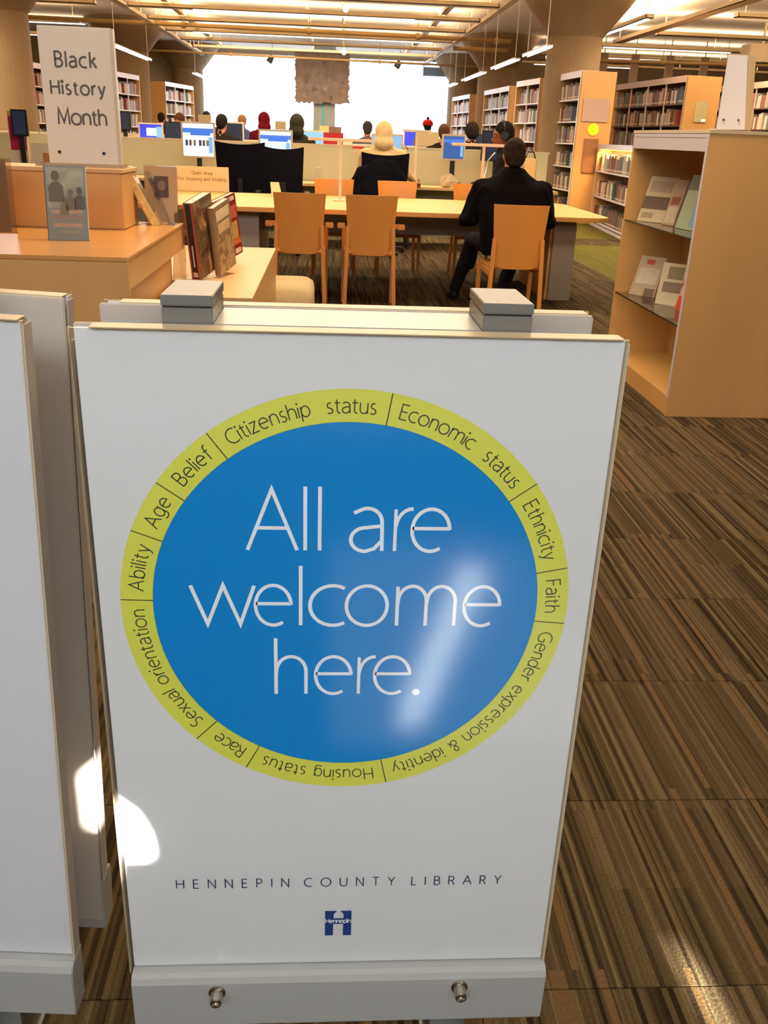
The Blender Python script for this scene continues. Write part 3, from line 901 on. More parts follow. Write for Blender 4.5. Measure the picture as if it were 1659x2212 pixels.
# ------------------------------------------------------------------ display books
def collage(name, cols, scale=(9, 9, 9), seed=0.0):
    """printed photo montage: soft blotches of several ink colours"""
    if name in MATS: return MATS[name]
    m = mat(name, cols[0], .35)
    nt = m.node_tree
    tc = nt.nodes.new('ShaderNodeTexCoord'); mp = nt.nodes.new('ShaderNodeMapping')
    mp.inputs['Scale'].default_value = scale; mp.inputs['Location'].default_value = (seed, seed, seed)
    no = nt.nodes.new('ShaderNodeTexNoise'); no.inputs['Scale'].default_value = 1.0; no.inputs['Detail'].default_value = 5; no.inputs['Distortion'].default_value = 1.2
    cr = nt.nodes.new('ShaderNodeValToRGB')
    nt.links.new(tc.outputs['Object'], mp.inputs[0]); nt.links.new(mp.outputs[0], no.inputs[0]); nt.links.new(no.outputs[0], cr.inputs[0])
    el = cr.color_ramp.elements
    el[0].position = .30; el[0].color = lin(cols[0]); el[1].position = .70; el[1].color = lin(cols[-1])
    for i, c in enumerate(cols[1:-1]):
        e = el.new(.30 + .40 * (i + 1) / (len(cols) - 1)); e.color = lin(c)
    nt.links.new(cr.outputs[0], nt.nodes['Principled BSDF'].inputs['Base Color'])
    return m
def display_book(label, loc, size, tilt, rz, cover, page=(226, 214, 190), art=None, spine_art=None, group=None, roll=0):
    """closed book standing on its lower edge: x = width of the cover, y = thickness, cover faces -y"""
    bw, th, h = size
    t = thing('book', label, 'book', loc, 0, group)
    t.rotation_euler = (tilt, roll, rz)
    cm = mat('cover_%d_%d_%d' % cover, cover, .32, var=.06, scale=(14, 14, 14))
    c = MB()
    c.box(0, bw, 0, .003, 0, h).box(0, bw, th - .003, th, 0, h)
    c.prism([(0, .0), (-.004, th * .25), (-.005, th * .5), (-.004, th * .75), (0, th), (.003, th - .003), (.003, .003)], 'z', 0, h)
    c.build('cover', cm, t)
    MB().box(.004, bw - .004, .0032, th - .0032, .003, h - .003).build('pages', mat('pages_%d' % page[0], page, .8), t)
    if art:
        for nm, x0, x1, z0, z1, col in art:
            pm = col if not isinstance(col, tuple) else mat('print_%d_%d_%d' % col, col, .45, var=.12, scale=(30, 30, 30))
            MB().box(x0 * bw, x1 * bw, -.0007, -.0001, z0 * h, z1 * h).build(nm, pm, t)
    return t
# large grey book facing the camera
b1 = display_book('grey photo-covered book leaning on the front of the counter', (-1.030, 3.545, .921), (.142, .022, .262), R(-9), R(6), (112, 108, 84),
    art=[('title_band', .10, .88, .36, .41, (176, 140, 110)), ('title_band', .05, .92, .28, .34, (140, 112, 92)), ('title_band', .15, .85, .18, .23, (176, 138, 104)), ('title_band', .3, .8, .10, .13, (150, 132, 96)), ('cover_photo', .04, .96, .44, .97, collage('sepia', [(112, 104, 78), (150, 142, 108), (172, 162, 124)], (10, 10, 8)))])
def figure_print(parent, bw, h, figs):
    """printed silhouettes on the cover photo"""
    for cx, cz, s, col in figs:
        mb = MB()
        pts = [(cx + .030 * s * math.cos(R(q)), cz + .038 * s * math.sin(R(q))) for q in range(0, 360, 30)]
        mb.prism(pts, 'y', -.0014, -.0008)
        mb.prism([(cx - .055 * s, cz - .18 * s), (cx + .055 * s, cz - .18 * s), (cx + .052 * s, cz - .07 * s), (cx + .02 * s, cz - .04 * s), (cx - .02 * s, cz - .04 * s), (cx - .052 * s, cz - .07 * s)], 'y', -.0014, -.0008)
        mb.build('printed_figure', mat('fig_%d' % col[0], col, .5), parent)
figure_print(b1, .142, .262, [(.036, .225, .50, (98, 86, 62)), (.086, .168, .34, (108, 96, 68)), (.118, .175, .36, (84, 76, 56)), (.062, .142, .30, (116, 102, 72))])
MB().box(.1400, .1425, .003, .019, .004, .258).build('fore_edge', mat('fore_edge', (206, 202, 178), .7), b1)
def easel(label, loc, rz, wd=.10, h=.14, lean=.05):
    t = thing('book_easel', label, 'easel', loc, rz)
    mb = MB()
    mb.box(0, wd, -.005, .10, 0.0005, .003).box(0, wd, -.012, -.009, 0.0005, .02)
    mb.hexa([(0, .012, .003), (wd, .012, .003), (wd, .015, .003), (0, .015, .003), (0, .012 + lean, h), (wd, .012 + lean, h), (wd, .015 + lean, h), (0, .015 + lean, h)])
    mb.build('plastic_body', acrylic, t)
    return t
easel('clear easel under the grey photo-covered book', (-1.01, 3.580, .920), R(6), .10, .20, .035)
# book on the right side of the counter, seen along its edge, leaning left
b2 = display_book('thick book leaning steeply left, seen edge-on right of the riser', (-.742, 4.22, .924), (.13, .034, .268), 0, R(90), (206, 170, 110), page=(214, 190, 140),
                  art=[('title_band', .1, .9, .2, .7, (150, 120, 80))])
b2.rotation_euler = (R(-27), 0, R(95))
MB().box(-.0062, -.0052, .006, .028, .01, .258).build('spine_print', mat('spine_gold', (226, 190, 120), .25, var=.25, scale=(30, 30, 30)), b2)
t = thing('book_easel', 'clear easel holding the steeply leaning book, bright at its tip', 'easel', (-.700, 4.30, .920))
MB().box(-.02, .02, -.05, .06, .0005, .003).hexa([(-.012, -.05, .003), (-.009, -.05, .003), (-.009, .06, .003), (-.012, .06, .003), (-.10, -.05, .22), (-.097, -.05, .22), (-.097, .06, .22), (-.10, .06, .22)]).box(.016, .02, -.05, .06, .003, .05).build('plastic_body', clear('blue_acrylic', (.86, .9, 1), .1, 1.6, base=.15), t)
# picture in a clear stand-up frame
t = thing('picture_frame', 'clear stand-up frame with a small dark portrait print, behind the counter', 'frame', (-.752, 4.34, .92), 0)
t.rotation_euler = (R(-6), 0, R(-4))
MB().box(-.075, .075, 0, .004, .001, .245).build('plastic_body', clear('tan_acrylic', (.86, .78, .68), .1, 1.5, base=.12), t)
MB().box(-.075, .075, .004, .09, .001, .004).build('foot_plate', acrylic, t)
MB().box(-.072, .072, -.0012, -.0002, .004, .240).build('paper_insert', mat('tan_paper', (184, 146, 106), .8), t)
MB().box(-.030, .034, -.0024, -.0014, .110, .200).build('dark_print', mat('dark_print', (84, 60, 46), .6, var=.3, scale=(30, 30, 30)), t)
pm = MB(); pm.prism([(.004 + .017 * math.cos(R(q)), .160 + .022 * math.sin(R(q))) for q in range(0, 360, 30)], 'y', -.0034, -.0026)
pm.build('portrait_print', mat('portrait_print', (132, 96, 72), .6), t)
# second clear frame at the left edge
t = thing('picture_frame', 'clear empty frame at the very left edge of the counter', 'frame', (-1.27, 3.73, .92))
t.rotation_euler = (R(-4), 0, R(3))
MB().box(-.08, .066, 0, .004, .001, .272).build('plastic_body', clear('tan_acrylic', (.86, .78, .68), .1, 1.5), t)
MB().box(-.08, .066, .004, .1, .001, .004).build('foot_plate', acrylic, t)
MB().box(-.08, .046, .0045, .0055, .004, .266).build('paper_insert', mat('tan_paper', (184, 146, 106), .8), t)
# small books behind the riser (seen between sign and monitors)
t = thing('book_stand', 'beige desk tray with an orange card, behind the riser', 'tray', (-3.48, 12.16, .741))
MB().box(-.16, .14, 0, .02, 0, .35).build('back_plate', beige_pl, t)
MB().box(-.02, .14, -.012, -.002, .10, .24).build('orange_card', mat('orange_card', (184, 112, 60), .6), t)
MB().box(-.16, .14, -.10, 0, 0, .02).build('tray_base', beige_pl, t)

# three books on the plinth
b3 = display_book('history book with black and red spine, left one on the plinth', (-.640, 4.46, .665), (.20, .046, .350), 0, 0, (128, 98, 66),
     art=[('collage', .0, 1, .0, 1, collage('collage_brown', [(52, 36, 24), (110, 80, 50), (88, 66, 44), (150, 106, 62), (196, 156, 104)], (14, 14, 11))), ('white_label', .72, .92, .08, .15, (220, 206, 180))][:1])
def stand_book(b, x, y, z, yaw, roll):
    # cover turned towards the right, spine towards the camera
    b.rotation_euler = (0, R(roll), R(yaw)); b.location = (x, y, z)
# the cover faces -y in book space; yaw 62 deg turns it to face right-forward
stand_book(b3, -.590, 4.38, .668, 72, -11)
MB().box(-.0075, -.0055, .010, .036, .004, .346).build('spine_panel', mat('spine_black', (34, 32, 34), .4), b3)
MB().box(-.0072, -.0053, .001, .009, 0, .35).box(-.0072, -.0053, .037, .045, 0, .35).build('spine_edges', mat('spine_red', (176, 70, 66), .5), b3)
MB().box(-.0082, -.0076, .012, .034, .012, .035).box(-.0082, -.0076, .020, .027, .06, .16).build('spine_lettering', mat('spine_print', (196, 186, 170), .5), b3)
b4 = display_book('brown and cream history book, middle one on the plinth', (0, 0, 0), (.185, .030, .320), 0, 0, (150, 118, 84),
     art=[('title_block', .1, .9, .78, .93, (226, 196, 156)), ('title_block', .15, .85, .60, .74, (214, 176, 130)), ('collage', .0, 1, .0, .58, collage('collage_cream', [(84, 58, 38), (196, 158, 110), (120, 88, 58), (224, 196, 150)], (16, 16, 12), 3.0))])
stand_book(b4, -.512, 4.50, .670, 72, -12)
b5 = display_book('dark red cover book with gold picture, right one on the plinth', (0, 0, 0), (.20, .034, .315), 0, 0, (140, 34, 30),
     art=[('white_label', .72, .92, .90, .97, (216, 196, 170)), ('title_block', .55, .95, .62, .82, (190, 96, 70)), ('gold_picture', .42, .92, .28, .56, (186, 150, 84)), ('orange_band', .3, .98, .18, .27, (200, 110, 50)), ('white_label', .68, .94, .03, .11, (224, 196, 176))])
stand_book(b5, -.555, 4.95, .670, 62, -12)
for i, (x, y, lb) in enumerate(((-.645, 4.40, 'left'), (-.560, 4.54, 'middle'), (-.600, 5.00, 'right'))):
    t = thing('book_easel', 'clear slanted easel under the %s book on the plinth' % lb, 'easel', (x, y, .660), R(56))
    MB().box(0, .15, -.02, .06, .0005, .004).hexa([(0, .058, .004), (.15, .058, .004), (.15, .061, .004), (0, .061, .004), (0, .085, .3), (.15, .085, .3), (.15, .088, .3), (0, .088, .3)]).build('plastic_body', acrylic, t)
t = thing('card_stand', 'tall clear wedge stand left of the three plinth books', 'easel', (-.70, 4.33, .66))
MB().hexa([(-.03, 0, 0), (.03, 0, 0), (.03, .04, 0), (-.03, .04, 0), (.0, .02, .33), (.035, .02, .33), (.035, .024, .33), (.0, .024, .33)]).build('plastic_body', clear('tan_acrylic', (.86, .78, .68), .1, 1.5), t)
t.location = (-.70, 4.41, .661)

# upholstered pouf
t = thing('pouf', 'low beige upholstered pouf beyond the plinth', 'stool', (-.33, 6.35, 0))
pm = MB()
def rr(hx, hy, z, rad=.07, n=5):
    pts = []
    for cx, cy, a in ((hx - rad, hy - rad, 0), (-hx + rad, hy - rad, 90), (-hx + rad, -hy + rad, 180), (hx - rad, -hy + rad, 270)):
        for i in range(n + 1):
            q = R(a + 90 * i / n); pts.append((cx + rad * math.cos(q), cy + rad * math.sin(q), z))
    return pts
pm.rings([rr(.225, .30, .07), rr(.235, .315, .10), rr(.235, .315, .31), rr(.225, .30, .355), rr(.19, .27, .38), rr(.10, .15, .388)])
pm.build('cushion', pouf_m, t, smooth=True)
for sx in (-.17, .17):
    for sy in (-.24, .24):
        MB().tube([(sx, sy, 0), (sx, sy, .085)], .018, 10).build('leg', black_pl, t)

# ------------------------------------------------------------------ wooden chairs
def back_outline(w0, w1, z0, z1, n=7):
    """wide at the top, narrower and rounded at the bottom"""
    pts = [(-w1 / 2, z1), (-(w0 + (w1 - w0) * .15) / 2, z0 + .07)]
    for i in range(n + 1):
        a = math.pi + math.pi * i / n
        pts.append((w0 / 2 * .98 * math.cos(a) * (1.0), z0 + .055 + .055 * math.sin(a)))
    pts += [((w0 + (w1 - w0) * .15) / 2, z0 + .07), (w1 / 2, z1)]
    return pts
def make_chair(label, arms, group):
    t = thing('wooden_chair', label, 'chair', (0, 0, 0), 0, group)
    # curved plywood back, leaning
    mb = MB()
    out = back_outline(.345, .405, .44, .895)
    # subdivide across for a gentle curve
    cols = 9
    zs = [.44, .455, .475, .51, .60, .70, .80, .895]
    hw = [.10, .145, .162, .172, .180, .188, .196, .203]
    F, Bk = [], []
    for z, h in zip(zs, hw):
        lean = -.235 - (z - .44) * .10
        r0, r1 = [], []
        for i in range(cols):
            x = -h + 2 * h * i / (cols - 1)
            cv = -.030 * (1 - (x / .21) ** 2)
            r0.append((x, lean + cv, z)); r1.append((x, lean + cv + .013, z))
        F.append(r0); Bk.append(r1)
    n = len(zs)
    vs = [p for r in F for p in r] + [p for r in Bk for p in r]
    N = n * cols
    fs = []
    for j in range(n - 1):
        for i in range(cols - 1):
            a = j * cols + i
            fs += [(a, a + 1, a + cols + 1, a + cols), (N + a, N + a + cols, N + a + cols + 1, N + a + 1)]
        a = j * cols
        fs += [(a, a + cols, N + a + cols, N + a), (a + cols - 1, N + a + cols - 1, N + a + 2 * cols - 1, a + 2 * cols - 1)]
    for i in range(cols - 1):
        fs += [(i, N + i, N + i + 1, i + 1)]
        a = (n - 1) * cols + i
        fs += [(a, a + 1, N + a + 1, N + a)]
    mb.add(vs, fs)
    mb.build('backrest', chair_wood, t)
    s = MB()
    s.prism([(-.20, .22), (.20, .22), (.205, .10), (.19, -.20), (.15, -.225), (-.15, -.225), (-.19, -.20), (-.205, .10)], 'z', .435, .455)
    s.build('seat', chair_wood, t, bevel=.004)
    for sx in (-1, 1):
        l = MB()
        l.hexa([(sx * .200 - .016, -.300, 0), (sx * .200 + .016, -.300, 0), (sx * .200 + .016, -.270, 0), (sx * .200 - .016, -.270, 0),
                (sx * .176 - .018, -.292, .66), (sx * .176 + .012, -.292, .66), (sx * .176 + .012, -.262, .66), (sx * .176 - .018, -.262, .66)])
        l.build('rear_leg', chair_wood, t, bevel=.004)
        l = MB()
        top = .62 if arms else .435
        l.hexa([(sx * .205 - .014, .17, 0), (sx * .205 + .014, .17, 0), (sx * .205 + .014, .20, 0), (sx * .205 - .014, .20, 0),
                (sx * .205 - .016, .16, top), (sx * .205 + .016, .16, top), (sx * .205 + .016, .20, top), (sx * .205 - .016, .20, top)])
        l.build('front_leg', chair_wood, t, bevel=.004)
        r = MB().box(sx * .19 - .012, sx * .19 + .012, -.27, .17, .385, .434)
        r.build('side_rail', chair_wood, t, bevel=.003)
        if arms:
            MB().hexa([(sx * .235 - .028, -.315, .645), (sx * .235 + .028, -.315, .645), (sx * .222 + .028, .21, .622), (sx * .222 - .028, .21, .622),
                       (sx * .235 - .028, -.315, .690), (sx * .235 + .028, -.315, .690), (sx * .222 + .028, .21, .645), (sx * .222 - .028, .21, .645)]).build('armrest', chair_wood, t, bevel=.006)
    MB().box(-.19, .19, .165, .185, .385, .434).build('front_rail', chair_wood, t, bevel=.003)
    return t
gch = 'maple chairs at the study table'
ch = make_chair('wooden armchair with its back to the camera, left one at the near table edge', True, gch)
ch.location = (-.225, 7.66, 0)
c2 = copy_tree(ch); c2['label'] = 'wooden armchair in the middle of the three near chairs, between its neighbours'; c2.location = (.330, 7.66, 0)
ch3 = make_chair('wooden chair without arms carrying the seated man in the black coat', False, gch)
ch3.location = (1.390, 7.10, 0)
for x, lb in ((.05, 'left wooden chair on the far side of the study table'), (.70, 'middle wooden chair on the far side of the study table'), (1.60, 'right wooden chair on the far side, partly hidden by the seated man')):
    c = copy_tree(ch3); c['label'] = lb; c.location = (x - (.12 if x > 1 else 0), 9.60, 0); c.rotation_euler = (0, 0, R(180))

# ------------------------------------------------------------------ study table
t = thing('study_table', 'long pale wooden study table with grey metal pedestals', 'table', (.3, 8.85, 0))
tp = MB()
def rrect(x0, x1, y0, y1, r, n=5):
    pts = []
    for cx, cy, a in ((x1 - r, y1 - r, 0), (x0 + r, y1 - r, 90), (x0 + r, y0 + r, 180), (x1 - r, y0 + r, 270)):
        for i in range(n + 1):
            q = R(a + 90 * i / n); pts.append((cx + r * math.cos(q), cy + r * math.sin(q)))
    return pts
tp.prism(rrect(-2.0, 2.40, 7.92, 9.76, .16), 'z', .702, .740)
w(tp, 'tabletop', table_wood, t, bevel=.004)
for x0 in (-.80, 1.98):
    prof = [(8.22, 0), (9.50, 0), (9.50, .60)] + [(9.40 + .10 * math.cos(R(q)), .60 + .10 * math.sin(R(q))) for q in (0, 30, 60, 90)] + [(8.32 + .10 * math.cos(R(q)), .60 + .10 * math.sin(R(q))) for q in (90, 120, 150, 180)]
    w(MB().prism(prof, 'x', x0, x0 + .20), 'pedestal', mat('brushed_metal', (168, 164, 156), .35, metal=.35), t, bevel=.004)
w(MB().box(1.955, 1.978, 8.26, 9.46, 0, .66), 'pedestal_panel', maple, t)
w(MB().box(-.60, 1.95, 8.88, 8.90, .47, .70), 'modesty_panel', mat('grey_panel', (150, 150, 142), .5), t)
w(MB().box(-.55, 1.9, 8.55, 8.85, .63, .66), 'cable_tray', mat('grey_panel', (150, 150, 142), .5), t)
def table_lamp(x, y, lb, w0=.30, h=.52):
    t = thing('table_lamp', lb, 'lamp', (x, y, .740), 0, 'slim T-shaped lamps on the study table')
    MB().prism([(.07 * math.cos(R(q)), .07 * math.sin(R(q))) for q in range(0, 360, 24)], 'z', 0, .012).build('base', lamp_white, t)
    MB().box(-.013, .013, -.008, .008, .012, h).build('post', lamp_white, t)
    MB().box(-w0, w0, -.02, .02, h, h + .026).build('light_bar', lamp_white, t, bevel=.003)
table_lamp(1.430, 9.0, 'white T-shaped table lamp just left of the man in the black coat')
table_lamp(.102, 9.0, 'white T-shaped table lamp above the middle chair')
table_lamp(1.10, 12.4, 'white T-shaped lamp farther back, on the computer desks', .18, .64)
t = thing('table_sign', 'cream card sign about studying and reading, on the study table', 'sign', (-1.262, 9.70, .740))
MB().box(-.262, .262, 0, .012, .004, .236).build('card', cream_card, t)
MB().box(-.262, .262, -.02, .06, 0, .004).build('foot_plate', acrylic, t)
lt = MB()
line_text(lt, 'Quiet Area', -.10, .10, .160, .030, .0042, -.001)
lt.build('lettering', mat('faint_print', (140, 106, 62), .7), t); lt = MB()
line_text(lt, 'For Studying and Reading', -.235, .235, .105, .030, .0042, -.001)
lt.build('lettering', mat('faint_print', (140, 106, 62), .7), t)
t = thing('card_holder', 'small white slanted card holder near the left end of the study table', 'card holder', (-.515, 9.42, .740))
MB().hexa([(-.045, 0, 0), (.055, 0, 0), (.055, .004, 0), (-.045, .004, 0), (-.060, .05, .125), (.025, .05, .125), (.025, .054, .125), (-.060, .054, .125)]).build('card', cream_card, t)
MB().box(-.05, .07, .0, .08, 0, .003).build('foot_plate', acrylic, t)
# ------------------------------------------------------------------ computer desks
def desk_row(x0, x1, y, label, top=.74, h=1.19, sections=1.9, depth=.70):
    t = thing('desk_row', label, 'desk', ((x0 + x1) / 2, y, 0))
    n = max(1, round((x1 - x0) / sections))
    s = (x1 - x0) / n
    for i in range(n):
        a, b = x0 + i * s, x0 + (i + 1) * s
        w_ = lambda m_, nm, mt: m_.build(nm, mt, t, off=tuple(t.location))
        w_(MB().box(a + .02, b - .02, y, y + .04, .08, h - .02), 'partition_panel', partition_m)
        w_(MB().box(a + .003, a + .018, y - .005, y + .045, 0, h), 'partition_post', partition_frame)
        w_(MB().box(a + .003, b - .003, y - .005, y + .045, h - .019, h + .005), 'partition_cap', partition_frame)
        w_(MB().box(a + .005, b - .005, y - depth, y - .006, top - .03, top), 'desktop', pale_maple)
        w_(MB().box(a + .01, a + .03, y - depth + .05, y - .03, 0, top - .031), 'leg_panel', mat('dark_panel', (52, 44, 40), .6))
    return t
desk_row(-6.6, 2.9, 12.72, 'nearest row of computer desks with cream partitions')
desk_row(-6.6, 3.2, 16.0, 'second row of computer desks behind the cream partitions', h=1.18)
desk_row(-5.0, 3.4, 21.5, 'third row of computer desks, farther back', h=1.18)

def screen_mat(kind):
    nm = 'screen_' + kind
    if nm in MATS: return MATS[nm]
    base = {'white': (214, 226, 240), 'blue': (60, 110, 200), 'deep': (50, 60, 200), 'sky': (110, 160, 210), 'dark': (30, 34, 50), 'teal': (120, 200, 210), 'page': (190, 214, 240), 'dim': (44, 84, 150)}[kind]
    return mat(nm, base, .3, emit=base, es=.62)
def monitor(x, y, z0, w0, h0, label, kind='white', rz=0, stripes=True, frame=None, group='computer monitors on the desks', stand_z=None):
    """z0 = lower edge of the frame; screen faces -y; stand reaches the desk"""
    top = .741
    t = thing('monitor', label, 'monitor', (x, y, top), R(rz), group)
    fm = frame or beige_pl
    zz = z0 - top
    MB().box(-w0 / 2, w0 / 2, 0, .045, zz, zz + h0).build('frame', fm, t, bevel=.006)
    m = .022
    MB().box(-w0 / 2 + m, w0 / 2 - m, -.0015, -.0003, zz + m, zz + h0 - m).build('screen', screen_mat(kind), t)
    if stripes:
        sw, sh = w0 - 2 * m, h0 - 2 * m
        a, b = -w0 / 2 + m, zz + m
        for nm, u0, u1, v0, v1, c in (('header_band', 0, 1, .72, .86, 'blue'), ('menu_band', .25, .9, .64, .74, 'blue'), ('side_band', .84, .97, .1, .6, 'sky')) if kind != 'deep' else (('page_block', .3, .75, .2, .75, 'white'), ('side_band', .75, 1, .1, .85, 'sky')):
            MB().box(a + u0 * sw, a + u1 * sw, -.0028, -.0018, b + v0 * sh, b + v1 * sh).build(nm, screen_mat(c), t)
        if kind == 'white':
            for i, u in enumerate((.08, .2, .34, .52, .64, .76)):
                MB().box(a + u * sw, a + (u + .08) * sw, -.0028, -.0018, b + .32 * sh, b + .50 * sh).build('picture_tile', mat('tile_%d' % (i % 3), ((60, 80, 110), (120, 96, 90), (150, 160, 150))[i % 3], .5), t)
    MB().box(-.03, .03, .03, .06, .015, max(zz + .06, .06)).build('neck', black_pl, t)
    MB().prism([(.12 * math.cos(R(q)), .05 + .09 * math.sin(R(q))) for q in range(0, 360, 30)], 'z', 0, .016).build('foot', black_pl, t)
    return t
monitor(-1.617, 12.2, .985, .415, .415, 'beige monitor showing a page of small pictures, left of the dark office chairs')
monitor(-.668, 12.2, .985, .42, .36, 'beige monitor with blue and white page, behind the dark office chairs', 'page')
monitor(.72, 12.25, 1.0, .40, .345, 'monitor half hidden behind the cream hooded person', 'sky', stripes=False)
monitor(1.56, 12.25, 1.06, .30, .31, 'monitor with a deep blue picture, left of the person with headphones', 'dim', stripes=True)
monitor(-2.77, 12.2, .98, .42, .32, 'monitor with a teal edge just right of the Black History Month sign', 'teal', rz=8, stripes=False)
monitor(-2.78, 15.5, 1.13, .38, .25, 'wide monitor with a purple-blue page, second desk row', 'deep')
monitor(-2.42, 15.6, 1.12, .34, .29, 'black monitor beside the purple-blue one, second desk row', 'dark', stripes=False, frame=black_pl)
monitor(-1.50, 15.6, 1.10, .30, .34, 'dark-screened beige monitor left of the light-haired person', 'dark', stripes=False)
monitor(-.27, 15.5, 1.06, .40, .30, 'pale blue monitor right of the hunched dark coat', 'sky', stripes=False)
monitor(.97, 15.6, 1.02, .40, .28, 'grey monitor in the second row, right of the cream hood', 'dark', stripes=False, frame=black_pl)
monitor(1.74, 21.1, 1.10, .30, .34, 'small purple screen far back before the windows', 'deep', stripes=False)
monitor(-3.90, 15.4, 1.02, .34, .28, 'low black monitor left of the Black History Month sign', 'dark', stripes=False, frame=black_pl)
monitor(-3.76, 12.2, 1.16, .19, .30, 'narrow black monitor beside the crimson poster', 'dark', stripes=False, frame=black_pl)
monitor(-3.18, 15.5, 1.26, .20, .27, 'small black monitor at the right edge of the Black History Month sign', 'dark', stripes=False, frame=black_pl)
monitor(2.12, 12.3, 1.07, .40, .36, 'large black monitor left of the headphones', 'dark', stripes=False, frame=black_pl)
monitor(2.45, 15.6, 1.06, .40, .34, 'black monitor behind the person with headphones, second row', 'dark', stripes=False, frame=black_pl)
# paper clips / privacy cards standing on top of monitors
def desk_box(name, label, cat, x, y, z, sx, sy, sz, m, group=None, rz=0):
    o = MB().box(-sx / 2, sx / 2, 0, sy, 0, sz).build(name, m, None, bevel=min(sx, sy, sz) * .1)
    o.location = (x, y, z); o.rotation_euler = (0, 0, R(rz))
    return tag(o, label, cat, group)
desk_box('reservation_card', 'small tan card clipped on top of the picture-page monitor', 'card', -1.53, 12.202, 1.401, .155, .03, .08, cream_card)
desk_box('reservation_card', 'small tan card clipped on top of the blue and white monitor', 'card', -.607, 12.202, 1.346, .13, .03, .095, cream_card)
desk_box('reservation_card', 'tan card on the partition left of the cream hood', 'card', -.09, 16.0, 1.186, .15, .03, .25, cream_card)
desk_box('reservation_card', 'brown card on the far partition below the felt hanging', 'card', .10, 21.5, 1.186, .30, .03, .28, mat('brown_card', (110, 84, 70), .8))
desk_box('paper_box', 'cream box standing on the second partition before the red hat', 'box', 1.61, 15.98, 1.186, .36, .05, .22, mat('cream_box', (176, 156, 120), .8))
# red signs
t = thing('red_sign', 'red two-part card sign behind the nearest partition', 'sign', (.05, 13.3, 0))
w(MB().box(-.085, .185, 13.30, 13.32, 1.255, 1.335), 'upper_card', mat('red_card', (206, 24, 36), .5), t)
w(MB().box(-.085, .105, 13.28, 13.298, 1.16, 1.245), 'lower_card', mat('red_card', (206, 24, 36), .5), t)
w(MB().box(.13, .18, 13.28, 13.298, 1.16, 1.245), 'small_card', mat('red_card', (206, 24, 36), .5), t)
w(MB().box(-.2, .25, 13.27, 13.40, 0, 1.16), 'support', partition_frame, t)
t = thing('red_strip', 'thin red card strip left of the cream hooded person', 'sign', (.36, 12.68, 1.0))
w(MB().box(.30, .44, 12.695, 12.708, 1.157, 1.18), 'card', mat('red_card', (206, 24, 36), .5), t)
w(MB().box(.31, .43, 12.708, 12.713, 1.10, 1.18), 'clip', beige_pl, t)
# crimson poster at left edge
t = thing('poster_holder', 'crimson poster in a cream holder at the left edge', 'poster', (-3.80, 12.30, .741))
MB().box(-.13, .085, 0, .02, .0, .70).build('holder', mat('cream_holder', (226, 206, 176), .5), t)
MB().box(-.12, .075, -.004, -.001, .26, .64).build('crimson_print', mat('crimson', (178, 26, 66), .5), t)
MB().box(-.12, .06, -.004, -.001, .645, .70).build('yellow_print', mat('yellow_print', (220, 176, 70), .5), t)
desk_box('telephone', 'black desk phone at the left edge above the riser', 'telephone', -4.02, 12.1, .741, .26, .20, .10, black_pl)
desk_box('telephone', 'black desk phone left of the frosted sign base', 'telephone', -3.60, 12.05, .741, .20, .18, .12, black_pl)
desk_box('tissue_box', 'small white box standing on the desk right of the dark chairs', 'box', -.13, 12.05, .741, .085, .08, .19, mat('white_card', (224, 212, 180), .7))
desk_box('telephone', 'dark desk phone just right of the frosted sign', 'telephone', -2.70, 12.05, .741, .22, .18, .12, black_pl)
# crumpled paper bag on the desk
def lump(name, label, cat, loc, sx, sy, sz, m, seed=1, amp=.25):
    r = random.Random(seed)
    mb = MB()
    n, rings = 12, []
    for j, (zz, rad) in enumerate(((0, .8), (.15, 1), (.45, .95), (.7, .75), (.9, .45), (1, .12))):
        rings.append([(sx * rad * math.cos(6.283 * i / n) * r.uniform(1 - amp, 1 + amp), sy * rad * math.sin(6.283 * i / n) * r.uniform(1 - amp, 1 + amp), max(0, sz * zz * r.uniform(1 - amp * .4, 1 + amp * .4))) for i in range(n)])
    mb.rings(rings)
    o = mb.build(name, m, None, smooth=False)
    o.location = loc
    return tag(o, label, cat)
lump('paper_bag', 'crumpled pale paper bag on the desk right of the hooded person', 'bag', (1.52, 12.22, .741), .11, .09, .16, mat('paper_bag', (206, 184, 150), .9), 5)
lump('food_wrapper', 'dark green wrapper beside the crumpled paper bag', 'wrapper', (1.64, 12.20, .741), .07, .06, .07, mat('green_wrap', (88, 92, 60), .8), 9)
desk_box('drinking_cup', 'small brown cup by the hooded person\'s right hand', 'cup', 1.10, 12.1, .741, .07, .07, .09, mat('brown_cup', (140, 80, 44), .6))

